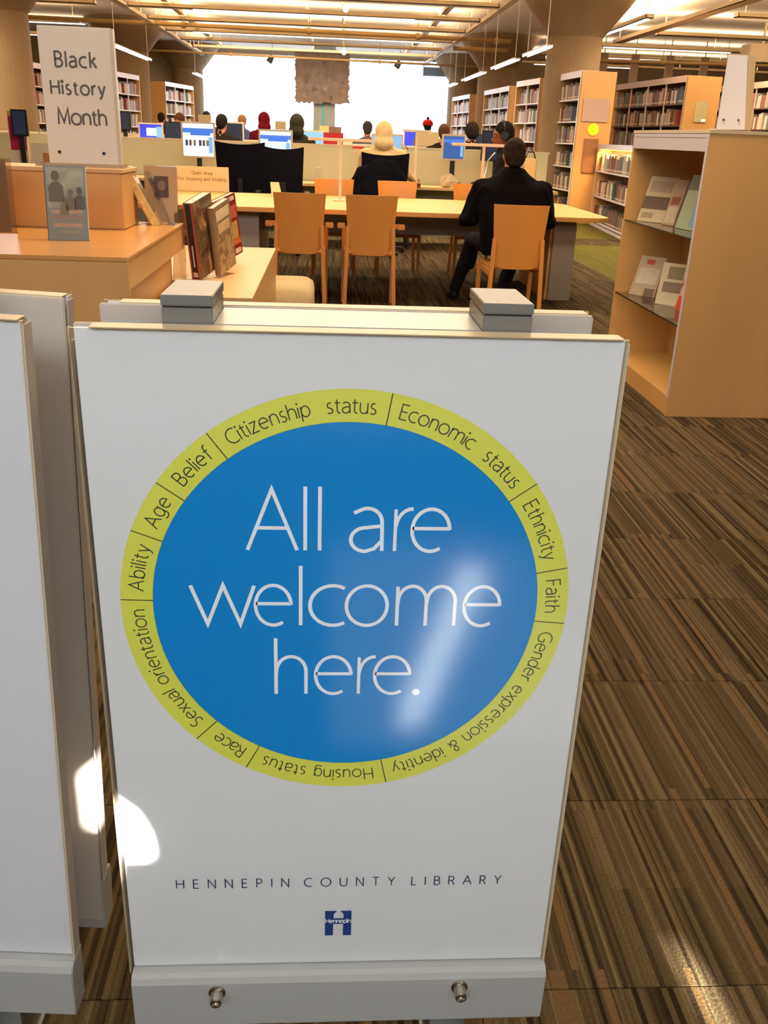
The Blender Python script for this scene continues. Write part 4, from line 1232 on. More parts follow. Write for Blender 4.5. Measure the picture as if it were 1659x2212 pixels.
# ------------------------------------------------------------------ dark office chairs
def office_chair(label, x, y, rz=0, top=1.18, w0=.53):
    t = thing('office_chair', label, 'chair', (x, y, 0), R(rz), 'dark mesh office chairs at the computer desks')
    mb = MB()
    cols, rows = 9, 6
    F, B2 = [], []
    for j in range(rows):
        z = .52 + (top - .52) * j / (rows - 1)
        for i in range(cols):
            u = -1 + 2 * i / (cols - 1)
            hw = w0 / 2 * (.90 + .10 * j / (rows - 1))
            zz = z + (.03 * (u * u) if j == rows - 1 else 0)
            yy = -.24 - .07 * j / (rows - 1) + .05 * u * u
            F.append((u * hw, yy, zz)); B2.append((u * hw, yy + .025, zz))
    N = rows * cols
    fs = []
    for j in range(rows - 1):
        for i in range(cols - 1):
            a = j * cols + i
            fs += [(a, a + 1, a + cols + 1, a + cols), (N + a, N + a + cols, N + a + cols + 1, N + a + 1)]
        a = j * cols
        fs += [(a, a + cols, N + a + cols, N + a), (a + cols - 1, N + a + cols - 1, N + a + 2 * cols - 1, a + 2 * cols - 1)]
    for i in range(cols - 1):
        a = (rows - 1) * cols + i
        fs += [(i, N + i, N + i + 1, i + 1), (a, a + 1, N + a + 1, N + a)]
    mb.add(F + B2, fs)
    mb.build('backrest', black_mesh, t)
    MB().prism(rrect(-.25, .25, -.22, .25, .08), 'z', .43, .50).build('seat', black_mesh, t, bevel=.012)
    MB().hexa([(-.03, -.28, .50), (.03, -.28, .50), (.03, -.25, .50), (-.03, -.25, .50), (-.03, -.30, .80), (.03, -.30, .80), (.03, -.275, .80), (-.03, -.275, .80)]).box(-.03, .03, -.28, 0, .40, .43).build('back_bar', black_pl, t)
    MB().tube([(0, 0, .08), (0, 0, .43)], .025, 10).build('gas_post', black_pl, t)
    for k in range(5):
        a = R(72 * k + 18)
        l = MB()
        l.tube([(0, 0, .09), (.27 * math.cos(a), .27 * math.sin(a), .065)], .022, 8, r2=.014)
        leg = l.build('base_leg', black_pl, t)
        MB().tube([(.27 * math.cos(a) - .018 * math.sin(a), .27 * math.sin(a) + .018 * math.cos(a), .026), (.27 * math.cos(a) + .018 * math.sin(a), .27 * math.sin(a) - .018 * math.cos(a), .026)], .026, 12).build('castor', black_pl, leg)
    for sx in (-1, 1):
        MB().box(sx * .28 - .03, sx * .28 + .03, -.12, .16, .66, .69).box(sx * .28 - .012, sx * .28 + .012, -.02, .03, .47, .66).build('armrest', black_pl, t, bevel=.004)
    return t
office_chair('dark mesh office chair just right of the picture-page monitor', -1.03, 11.72, -3, 1.17, .58)
office_chair('dark mesh office chair before the blue and white monitor', -.53, 11.08, 4, 1.145, .46)
office_chair('dark mesh office chair of the cream hooded person', .64, 11.38, 0, 1.115, .55)

# ------------------------------------------------------------------ display case at right
t = thing('display_case', 'maple display case with two glass shelves at right', 'display case', (2.25, 5.1, 0))
x0, x1, y0, y1 = 1.79, 2.72, 4.54, 5.70
w(MB().box(x0, x1, y0, y0 + .025, .001, 1.385), 'end_panel', maple, t, bevel=.001)
w(MB().box(x0, x1, y1 - .025, y1, .001, 1.385), 'end_panel', maple, t, bevel=.001)
w(MB().box(2.17, 2.19, y0 + .026, y1 - .026, .10, 1.384), 'back_panel', maple, t)
w(MB().box(x0 + .01, x1 - .01, y0 + .026, y1 - .026, .001, .10), 'base', maple, t)
w(MB().box(x0 - .004, x1 + .004, y0 - .004, y1 + .004, 1.3855, 1.402), 'top', mat('cream_laminate', (214, 190, 150), .4), t, bevel=.001)
w(MB().box(x0 - .002, x0 + .012, y0 + .027, y1 - .027, 1.305, 1.384), 'fascia', lilac_metal, t)
w(MB().box(x0 - .0035, x0 - .0025, y0 + .04, y1 - .04, 1.366, 1.368), 'fascia_groove', mat('groove', (150, 130, 136), .5), t)
w(MB().box(x0 - .003, x0 - .0005, y0 + .001, y0 + .024, .10, 1.384), 'edge_trim', lilac_metal, t)
w(MB().box(x1 - .02, x1, y0 + .027, y1 - .027, .10, 1.384), 'rear_panel', maple, t)
for z in (.467, .897):
    s = w(MB().box(x0 + .003, 2.168, y0 + .027, y1 - .027, z, z + .008), 'glass_shelf', shelf_glass, t)
    w(MB().box(x0 + .001, x0 + .0028, y0 + .027, y1 - .027, z, z + .008), 'shelf_edge', dark_glass_edge, s)
    for yy in (y0 + .04, y1 - .04):
        for xx in (1.84, 2.12):
            w(MB().tube([(xx, yy - .012, z - .005), (xx, yy + .012, z - .005)], .004, 6), 'shelf_pin', steel, s)
cream = (206, 190, 158)
gcase = 'books displayed in the right-hand case'
b = display_book('cream and grey book, left one on the upper glass shelf of the case', (1.838, 5.585, .907), (.19, .035, .265), R(-20), R(-54), cream, group=gcase,
     art=[('photo_band', .0, 1, .28, .56, (112, 92, 78)), ('title_block', .1, .9, .66, .9, (178, 160, 132)), ('title_block', .08, .5, .08, .2, (170, 150, 120))])
b = display_book('narrow book with a red triangle, middle one on the upper glass shelf', (1.915, 5.37, .907), (.085, .03, .255), R(-18), R(-60), (190, 160, 128), group=gcase,
     art=[('red_triangle', .15, .85, .45, .62, (150, 84, 56)), ('title_block', .1, .9, .05, .4, (206, 190, 164))])
b = display_book('green and blue book at the right end of the upper glass shelf', (1.920, 5.17, .907), (.20, .03, .285), R(-14), R(-80), (132, 150, 104), group=gcase,
     art=[('dark_band', .0, 1, .72, 1, (70, 70, 54)), ('blue_band', .62, 1, .05, .7, (110, 150, 180))])
b = display_book('white book with a red spot, left one on the lower glass shelf', (1.845, 5.575, .477), (.17, .03, .245), R(-24), R(-48), (186, 164, 140), group=gcase,
     art=[('red_spot', .3, .6, .8, .92, (180, 70, 50)), ('title_block', .1, .9, .3, .7, (206, 190, 170)), ('dark_spot', .55, .95, .0, .2, (110, 96, 76))])
b = display_book('white book with a grey photo, right one on the lower glass shelf', (1.895, 5.24, .477), (.155, .035, .235), R(-14), R(-42), (220, 206, 176), group=gcase,
     art=[('photo_band', .15, .9, .30, .55, (140, 124, 100)), ('photo_band', .25, .85, .62, .92, (150, 136, 110))])
b = display_book('red and white flyer in the right corner of the lower glass shelf', (1.955, 5.07, .477), (.14, .006, .21), R(-14), R(-64), (216, 84, 66), group=gcase,
     art=[('title_block', .0, .6, .35, .6, (214, 180, 160)), ('title_block', .3, 1, .0, .1, (200, 170, 150))])
for i, (x, y, z, a, lb) in enumerate(((1.88, 5.56, .9055, -54, 'left book on the upper glass shelf'), (1.945, 5.35, .9055, -60, 'middle book on the upper glass shelf'), (1.955, 5.13, .9055, -80, 'green and blue book'), (1.90, 5.52, .4755, -48, 'left book on the lower glass shelf'), (1.925, 5.19, .4755, -42, 'right book on the lower glass shelf'))):
    t = thing('book_easel', 'clear easel behind the ' + lb, 'easel', (x, y, z), R(a))
    MB().box(0, .10, -.04, .11, 0, .0012).hexa([(0, .085, .0012), (.1, .085, .0012), (.1, .088, .0012), (0, .088, .0012), (0, .125, .17), (.1, .125, .17), (.1, .128, .17), (0, .128, .17)]).build('plastic_body', acrylic, t)
# tall sign holder on top of the case
t = thing('acrylic_sign', 'tall white frosted sign seen edge-on on the right-hand display case', 'sign', (2.04, 4.93, 1.402))
MB().box(-.095, .02, -.06, .10, 0, .010).build('base_plate', acrylic, t)
MB().box(-.096, -.0955, -.06, .02, 0, .010).build('base_edge', white_metal, t)
MB().hexa([(-.050, .05, .011), (.065, -.03, .011), (.070, -.024, .011), (-.045, .056, .011), (-.050, .05, .352), (.028, -.004, .352), (.033, .002, .352), (-.045, .056, .352)]).build('frosted_sheet', mat('bright_sheet', (226, 224, 232), .2, metal=.3), t)
MB().hexa([(.068, -.028, .011), (.110, .0, .011), (.107, .005, .011), (.066, -.022, .011), (.036, -.008, .352), (.082, .02, .352), (.079, .025, .352), (.034, -.002, .352)]).build('side_sheet', mat('side_sheet', (190, 170, 136), .4), t)
for bx, by in ((-.025, .030), (.035, -.012)):
    MB().tube([(bx, by, .055), (bx - .006, by - .008, .055)], .006, 10).build('bolt', steel, t)

# ------------------------------------------------------------------ bookcases and books
BOOK_COL = [(120, 84, 66), (168, 150, 130), (84, 84, 90), (150, 70, 52), (190, 180, 160), (96, 104, 118), (60, 56, 52), (176, 120, 84), (140, 146, 140), (104, 66, 60), (206, 196, 180), (74, 88, 84)]
BOOK_NAMES = ['brown', 'beige', 'slate', 'rust', 'cream', 'blue-grey', 'black', 'tan', 'grey', 'maroon', 'off-white', 'green-grey']
book_meshes = []
def spine_label(mb, th, h, k):
    mb.box(-th * .30, th * .30, -.0045, -.0034, h * .10, h * .20, k)
def build_book_meshes():
    r = random.Random(5)
    for i in range(24):
        th, dp, h = r.uniform(.035, .075), r.uniform(.16, .20), r.uniform(.20, .28)
        mb = MB()
        # hollow-backed cover with a rounded spine, pages inside
        mb.prism([(-th / 2, dp), (-th / 2, 0.004), (-th * .3, -.002), (0, -.0035), (th * .3, -.002), (th / 2, .004), (th / 2, dp)], 'z', 0, h, 0)
        mb.box(-th / 2 + .003, th / 2 - .003, .004, dp - .003, h * .001 - .0, h - .004 + .0035, 1)
        spine_label(mb, th, h, 1)
        c = BOOK_COL[i % len(BOOK_COL)]
        me_o = mb.build('book', [mat('spine_%d_%d_%d' % c, c, .55, var=.12, scale=(20, 20, 20)), mat('book_pages', (206, 194, 168), .8)])
        me_o.data['colour'] = BOOK_NAMES[i % len(BOOK_COL)]
        book_meshes.append((me_o.data, th, dp, h))
        bpy.data.objects.remove(me_o)
build_book_meshes()
def bookcase(label, p0, p1, depth, H, levels, sgn, group='tall bookcases', frame=white_metal, panel=maple, shelf_m=None, fascia=.10, th=.022, bays=0):
    """p0 near end, p1 far end of the open front; sgn=-1 for bookcases whose body lies to the right"""
    L = math.hypot(p1[0] - p0[0], p1[1] - p0[1])
    a = math.atan2(p1[1] - p0[1], p1[0] - p0[0])
    t = thing('bookcase', label, 'bookcase', (p0[0], p0[1], 0), a, group)
    def D(u, v):
        p, q = sgn * u, sgn * v
        return min(p, q), max(p, q)
    y0, y1 = D(0, depth)
    MB().box(0, .03, y0, y1, 0, H).build('end_panel', panel, t, bevel=.002)
    MB().box(L - .03, L, y0, y1, 0, H).build('end_panel', panel, t, bevel=.002)
    yb = D(depth * .5 - .01, depth * .5 + .01)
    MB().box(.031, L - .031, yb[0], yb[1], .05, H - .01).build('back_panel', mat('case_back', (92, 66, 46), .8), t)
    MB().box(.031, L - .031, y0 + .01, y1 - .01, 0.0, .05).build('base', frame, t)
    yy = D(-.006, depth * .5)
    MB().box(.005, L - .005, yy[0], yy[1], H - .018, H + .004).build('top_shelf', frame, t)
    yy = D(-.008, 0.008)
    if fascia:
        MB().box(.005, L - .005, yy[0], yy[1], H - fascia, H - .019).build('fascia', frame, t)
    yy = D(.004, depth * .48)
    for z in levels:
        MB().box(.031, L - .031, yy[0], yy[1], z - th, z).build('shelf', shelf_m or frame, t)
    n = bays or max(1, round(L / .95))
    ye = D(-.004, .02)
    for i in range(n + 1):
        x = .0 + (L - .02) * i / n
        if H - fascia > .1: MB().box(x, x + .02, ye[0], ye[1], .05, H - .02).build('upright', frame, t)
    return t, L, a
ONES = ['first', 'second', 'third', 'fourth', 'fifth', 'sixth', 'seventh', 'eighth', 'ninth', 'tenth', 'eleventh', 'twelfth', 'thirteenth', 'fourteenth', 'fifteenth', 'sixteenth', 'seventeenth', 'eighteenth', 'nineteenth', 'twentieth']
def ordinal(i):
    if i < 20: return ONES[i]
    tens = {2: ('twenty', 'thirtieth'), 3: ('thirty', 'fortieth'), 4: ('forty', 'fiftieth'), 5: ('fifty', 'sixtieth')}[(i + 1) // 10 if (i + 1) % 10 else (i + 1) // 10 - 1]
    return tens[1] if (i + 1) % 10 == 0 else tens[0] + '-' + ONES[(i + 1) % 10 - 1]
def fill_books(p0, p1, sgn, levels, rows, rowlabel, group, seed, inset=.04, dens=.92, single=True, case=None, thick=1.0, maxn=999):
    """books along each level; rows = indices to fill; returns the number placed"""
    r = random.Random(seed)
    L = math.hypot(p1[0] - p0[0], p1[1] - p0[1])
    a = math.atan2(p1[1] - p0[1], p1[0] - p0[0])
    ca, sa = math.cos(a), math.sin(a)
    cnt = 0
    rowcount = {}
    for ri in rows:
        z = levels[ri] + .0005
        x = .06
        bulk = MB()
        while x < L - .10:
            me, th, dp, h = book_meshes[r.randrange(len(book_meshes))]
            th2 = th * thick
            if x + th2 > L - .06: break
            if r.random() > dens:
                x += r.uniform(.06, .22); continue
            lx, ly = x + th2 / 2, sgn * inset
            if single and cnt < maxn:
                o = bpy.data.objects.new('book', me)
                COL.objects.link(o)
                o.location = (p0[0] + lx * ca - ly * sa, p0[1] + lx * sa + ly * ca, z)
                o.rotation_euler = (0, 0, a if sgn > 0 else a + math.pi)
                o.scale = (thick, 1, 1)
                rc = rowcount.get(ri, 0); rowcount[ri] = rc + 1
                tag(o, '%s book, %s from the near end, %s' % (me['colour'], ordinal(rc), rowlabel % ORD[ri]), 'book', group % ORD[ri])
                cnt += 1
            else:
                q = D_(sgn, inset, inset + dp)
                bulk.box(x + .001, x + th2 - .001, q[0], q[1], z, z + h, r.randrange(6))
            x += th2 + r.choice((.0012, .0012, .003))
        if bulk.v:
            cols = [mat('spine_%d_%d_%d' % c, c, .55, var=.12, scale=(20, 20, 20)) for c in (BOOK_COL[1], BOOK_COL[4], BOOK_COL[5], BOOK_COL[3], BOOK_COL[8], BOOK_COL[10])]
            o = bulk.build('book_row', cols)
            o.location = (p0[0], p0[1], 0); o.rotation_euler = (0, 0, a)
            o['kind'] = 'stuff'
            tag(o, rowlabel % ORD[ri], 'books')
    return cnt
def D_(sgn, u, v):
    p, q = sgn * u, sgn * v
    return min(p, q), max(p, q)
ORD = ['top', 'second', 'third', 'fourth', 'fifth', 'lowest']
LV = [2.02, 1.67, 1.32, .94, .55, .12]
case_specs = [
 ('tall bookcase with the yellow disc on its end panel', (4.20, 16.66), (4.14, 18.00), .62, -1),
 ('bookcase between the thick column and the orange end panel', (4.02, 19.05), (3.86, 20.60), .62, -1),
 ('bookcase with a narrow orange end panel, right of the window', (4.00, 22.20), (3.88, 25.00), .62, -1),
 ('farthest bookcase at the right edge of the bright window', (3.80, 27.00), (3.66, 29.70), .62, -1),
 ('bookcase just right of the Black History Month sign', (-4.86, 23.00), (-4.62, 24.60), .62, 1),
 ('bookcase at the left edge of the bright window', (-4.40, 27.00), (-3.98, 29.40), .62, 1),
 ('dark bookcase behind the far left column', (-6.12, 19.9), (-5.95, 22.6), .62, 1),
 ('long tall bookcase with a paper holder on its end panel', (6.05, 16.75), (5.85, 20.20), .63, -1),
 ('tall bookcase at the right edge of the photo', (7.72, 16.75), (7.62, 20.50), .63, -1)]
for i, (lb, p0, p1, dp, sg) in enumerate(case_specs):
    bookcase(lb, p0, p1, dp, 2.45, LV, sg, frame=white_metal if i < 7 else mat('beige_metal', (176, 150, 130), .5), shelf_m=None if i < 7 else mat('brown_shelf', (96, 72, 50), .6))  # duller beige frames and brown shelves on the last two cases
nb = 0
nb += fill_books(case_specs[0][1], case_specs[0][2], -1, LV, range(6), '%s shelf of the yellow-disc bookcase', 'books on the %s shelf of the yellow-disc bookcase', 21, thick=1.3)
nb += fill_books(case_specs[7][1], case_specs[7][2], -1, LV, (0, 1), '%s shelf of the paper-holder bookcase', 'books on the %s shelf of the paper-holder bookcase', 22, thick=1.25, dens=.95)
fill_books(case_specs[7][1], case_specs[7][2], -1, LV, (2, 3), 'row of books on the %s shelf of the bookcase with the paper holder', '', 23, single=False)
for i, nm in ((1, 'the bookcase right behind the thick column'), (2, 'the bookcase with the narrow orange end'), (3, 'the farthest right bookcase'), (4, 'the bookcase right of the Black History sign'), (5, 'the bookcase by the left window edge'), (6, 'the bookcase behind the far left column'), (8, 'the bookcase at the right photo edge')):
    fill_books(case_specs[i][1], case_specs[i][2], case_specs[i][4], LV, range(6) if i < 8 else (0, 1, 2, 3), 'row of books on the %s shelf of ' + nm, '', 30 + i, single=False)
# low lit bookcase
LP0, LP1 = (4.36, 13.70), (4.60, 16.56)
LLV = [.90, .50, .09]
lt_, LL, la = bookcase('low bookcase with a lamp-lit top shelf beside the display case', LP0, LP1, .50, 1.315, LLV, -1, frame=lilac_metal, group='low bookcases', fascia=.07, bays=1)
nb += fill_books(LP0, LP1, -1, LLV, (0, 1, 2), '%s shelf of the low lamp-lit bookcase', 'books on the %s shelf of the low lamp-lit bookcase', 41, thick=1.45, dens=.96)
area('shelf_lamp', (LL / 2, -.07, 1.225), LL * .96, 34, (1.0, .62, .22), (0, -.35, -1), lt_, sy=.03)
MB().box(.05, LL - .05, -.05, -.02, 1.232, 1.244).build('shelf_light', mat('shelf_glow', (255, 210, 120), .5, emit=(255, 196, 96), es=2.0), lt_)
# flat colour patches on the end panels
def patch(name, label, x0, x1, y, z0, z1, m, cat='patch'):
    o = MB().box(x0, x1, y - .004, y, z0, z1).build(name, m)
    return tag(o, label, cat)
patch('patch_sheet', 'pale brown notice above the yellow disc on the bookcase end', 4.28, 4.74, 16.645, 1.67, 2.03, lilac_patch)
patch('patch_sheet', 'dark brown notice below the yellow disc on the bookcase end', 4.37, 4.62, 16.645, .85, 1.40, mat('brown_patch', (150, 100, 60), .7))
d = MB(); d.prism([(.095 * math.cos(R(q)), .095 * math.sin(R(q))) for q in range(0, 360, 15)], 'y', -.004, 0)
o = d.build('yellow_disc', yellow_disc); o.location = (4.504, 16.638, 1.548)
tag(o, 'glowing yellow-orange disc on the tall bookcase end panel', 'disc')
t = thing('paper_holder', 'clear paper holder on the end panel of the long bookcase', 'paper holder', (6.37, 16.735, 1.73))
MB().box(-.11, .10, -.012, -.004, 0, .33).build('holder', mat('dull_paper', (196, 178, 134), .5), t)
MB().box(.02, .09, -.016, -.013, .01, .05).build('clip', mat('glowing_clip', (250, 246, 230), .1, emit=(255, 246, 220), es=.4), t)  # glint of the clip put in as a weak emission
# hanging shelf-end sign panels above the stacks
for i, x in enumerate((6.9, 7.7, 8.6, 9.5)):
    t = thing('hanging_bracket', ('first', 'second', 'third', 'fourth')[i] + ' thin vertical duct strip above the right-hand bookcases', 'duct', (x, 25.2, 2.5), 0, 'vertical strips above the right-hand bookcases')
    MB().box(-.10, .10, 0, .06, 0, .95).build('strip', mat('strip_paint', (170, 146, 116), .7), t)
    MB().box(-.012, .012, .02, .04, .951, ZC - 2.505).build('hanger', beam_m, t)
t = thing('duct_box', 'beige duct box hanging from the ceiling above the paper-holder bookcase', 'duct', (9.2, 21.0, 3.05))
MB().box(-.35, .35, 0, .5, 0, .35).build('housing', mat('duct_paint', (206, 186, 156), .7), t, bevel=.01)
MB().box(-.02, .02, .2, .24, .351, ZC - 3.055).build('hanger', beam_m, t)

# ------------------------------------------------------------------ people
def capsule(mb, p0, p1, r0, r1, k, n=12):
    p0, p1 = Vector(p0), Vector(p1)
    d = p1 - p0
    L = d.length
    d = d.normalized() if L > 1e-6 else Vector((0, 0, 1))
    a = d.orthogonal().normalized(); b = d.cross(a)
    rings = []
    def ring(c, r):
        return [c + a * (math.cos(2 * math.pi * j / n) * r) + b * (math.sin(2 * math.pi * j / n) * r) for j in range(n)]
    for q in (80, 60, 35, 10):
        rings.append(ring(p0 - d * r0 * math.sin(R(q)), r0 * math.cos(R(q))))
    for q in (10, 35, 60, 80):
        rings.append(ring(p1 + d * r1 * math.sin(R(q)), r1 * math.cos(R(q))))
    mb.rings(rings, k)
def ellipsoid(mb, c, rx, ry, rz_, k, rot=None, n=16, m=9):
    rings = []
    M = rot or Matrix.Identity(3)
    for i in range(m):
        q = R(-80 + 160 * i / (m - 1))
        rings.append([Vector(c) + M @ Vector((rx * math.cos(q) * math.cos(2 * math.pi * j / n), ry * math.cos(q) * math.sin(2 * math.pi * j / n), rz_ * math.sin(q))) for j in range(n)])
    mb.rings(rings, k)
def fuse(name, mb, mats, voxel, parent, smooth_it=6, wrinkle=0.0, noise=.09):
    """weld overlapping volumes into ONE continuous surface and hand each face the cloth it came from"""
    src = mb.build(name + '_src', mats)
    me = src.data
    md = src.modifiers.new('r', 'REMESH'); md.mode = 'VOXEL'; md.voxel_size = voxel; md.use_smooth_shade = True
    sm = src.modifiers.new('s', 'SMOOTH'); sm.iterations = smooth_it; sm.factor = .5
    if wrinkle:
        tn = 'folds_%g' % noise
        tx = bpy.data.textures.get(tn) or bpy.data.textures.new(tn, 'CLOUDS')
        tx.noise_scale = noise
        dm = src.modifiers.new('d', 'DISPLACE'); dm.texture = tx; dm.strength = wrinkle; dm.mid_level = .5
    dg = bpy.context.evaluated_depsgraph_get()
    new = bpy.data.meshes.new_from_object(src.evaluated_get(dg))
    from mathutils.bvhtree import BVHTree
    tree = BVHTree.FromPolygons([v.co for v in me.vertices], [p.vertices[:] for p in me.polygons])
    idx = [p.material_index for p in me.polygons]
    new.materials.clear()
    for x in mats: new.materials.append(x)
    mi = []
    for p in new.polygons:
        hit = tree.find_nearest(p.center)
        mi.append(idx[hit[2]] if hit[2] is not None else 0)
    new.polygons.foreach_set('material_index', mi)
    new.polygons.foreach_set('use_smooth', [True] * len(new.polygons))
    new.name = name
    bpy.data.objects.remove(src)
    o = bpy.data.objects.new(name, new)
    COL.objects.link(o)
    o.parent = parent
    return o
def cloth(name, rgb):
    return mat('cloth_' + name, rgb, .95, var=.10, scale=(20, 20, 20), spec=.08)
shoe_m = mat('black_shoe', (18, 16, 15), .45)
def hand(mb, wrist, tip_dir, side, k, curl=.35, palm_n=(0, 0, -1), s=1.0):
    """palm and five fingers"""
    w0 = Vector(wrist); d = Vector(tip_dir).normalized(); nrm = Vector(palm_n).normalized()
    sd = d.cross(nrm).normalized() * side
    pc = w0 + d * .05 * s
    for o_ in (-.026, -.009, .009, .026):
        capsule(mb, w0 + d * .012 * s + sd * o_ * .8, w0 + d * .085 * s + sd * o_, .015 * s, .012 * s, k, 8)
    for o_, L in ((-.030, .060), (-.010, .074), (.010, .080), (.029, .070)):
        a = w0 + d * .085 * s + sd * o_
        b = a + (d + nrm * curl).normalized() * L * .5 * s
        c = b + (d + nrm * curl * 2.4).normalized() * L * .5 * s
        capsule(mb, a, b, .0088 * s, .0082 * s, k, 8); capsule(mb, b, c, .0082 * s, .0072 * s, k, 8)
    a = w0 + d * .025 * s + sd * .030
    b = a + (d * .7 + sd * .75).normalized() * .040 * s
    c = b + (d + sd * .25 + nrm * .3).normalized() * .032 * s
    capsule(mb, a, b, .013 * s, .010 * s, k, 8); capsule(mb, b, c, .010 * s, .008 * s, k, 8)
def head(mb, c, yaw, pitch, k, s=1.0, face=True):
    """head facing +y before yaw/pitch; c = centre of the skull"""
    M = Matrix.Rotation(yaw, 3, 'Z') @ Matrix.Rotation(pitch, 3, 'X')
    C_ = Vector(c)
    def T(x, y, z): return C_ + M @ (Vector((x, y, z)) * s)
    ellipsoid(mb, T(0, -.008, .020), .077 * s, .096 * s, .092 * s, k, M)
    ellipsoid(mb, T(0, .020, -.040), .062 * s, .070 * s, .072 * s, k, M)
    capsule(mb, T(-.018, .066, -.088), T(.018, .066, -.088), .022 * s, .022 * s, k, 8)
    if face:
        capsule(mb, T(0, .090, .004), T(0, .108, -.034), .009 * s, .014 * s, k, 8)      # nose
        capsule(mb, T(-.020, .088, -.062), T(.020, .088, -.062), .010 * s, .010 * s, k, 8)  # mouth
        capsule(mb, T(-.052, .074, .026), T(-.012, .088, .024), .010 * s, .010 * s, k, 8)   # brows
        capsule(mb, T(.052, .074, .026), T(.012, .088, .024), .010 * s, .010 * s, k, 8)
        for sx in (-1, 1):
            capsule(mb, T(sx * .078, -.008, .014), T(sx * .080, .0, -.026), .013 * s, .009 * s, k, 8)
    return T, M
def face_bits(T, M, parent, s=1.0):
    for sx in (-1, 1):
        mb = MB(); ellipsoid(mb, T(sx * .030, .078, .006), .0110 * s, .0110 * s, .0065 * s, 0, M, 8, 5)
        mb.build('eye', mat('eye_white', (150, 140, 130), .3), parent, smooth=True)
        mb = MB(); ellipsoid(mb, T(sx * .030, .0882, .006), .0055 * s, .003 * s, .0055 * s, 0, M, 8, 5)
        mb.build('iris', mat('iris', (44, 28, 20), .3), parent, smooth=True)
    mb = MB(); capsule(mb, T(-.017, .0975, -.062), T(.017, .0975, -.062), .0035 * s, .0035 * s, 0, 8)
    mb.build('lips', mat('lips', (128, 70, 60), .5), parent, smooth=True)
def hair_cap(c, yaw, pitch, m, parent, s=1.0, grow=.010, length=0.0, afro=0.0, voxel=.02):
    """short hair: a shell over crown and back of the head, leaving the face free"""
    M = Matrix.Rotation(yaw, 3, 'Z') @ Matrix.Rotation(pitch, 3, 'X')
    C_ = Vector(c)
    def T(x, y, z): return C_ + M @ (Vector((x, y, z)) * s)
    mb = MB()
    g = grow * .7 + afro
    ellipsoid(mb, T(0, -.016, .034), (.077 + g) * s, (.092 + g) * s, (.088 + g) * s, 0, M, 20, 11)
    ellipsoid(mb, T(0, -.044, -.008), (.071 + g) * s, (.058 + g) * s, (.070 + g + length) * s, 0, M, 16, 9)
    capsule(mb, T(-.030, -.070, -.062 - length), T(.030, -.070, -.062 - length), .024 * s, .024 * s, 0, 8)
    for sx in (-1, 1):
        capsule(mb, T(sx * .074, -.010, .03), T(sx * .073, .012, .004), .014 * s, .010 * s, 0, 8)
    return fuse('hair', mb, [m], voxel, parent, 2, wrinkle=.010, noise=.025)
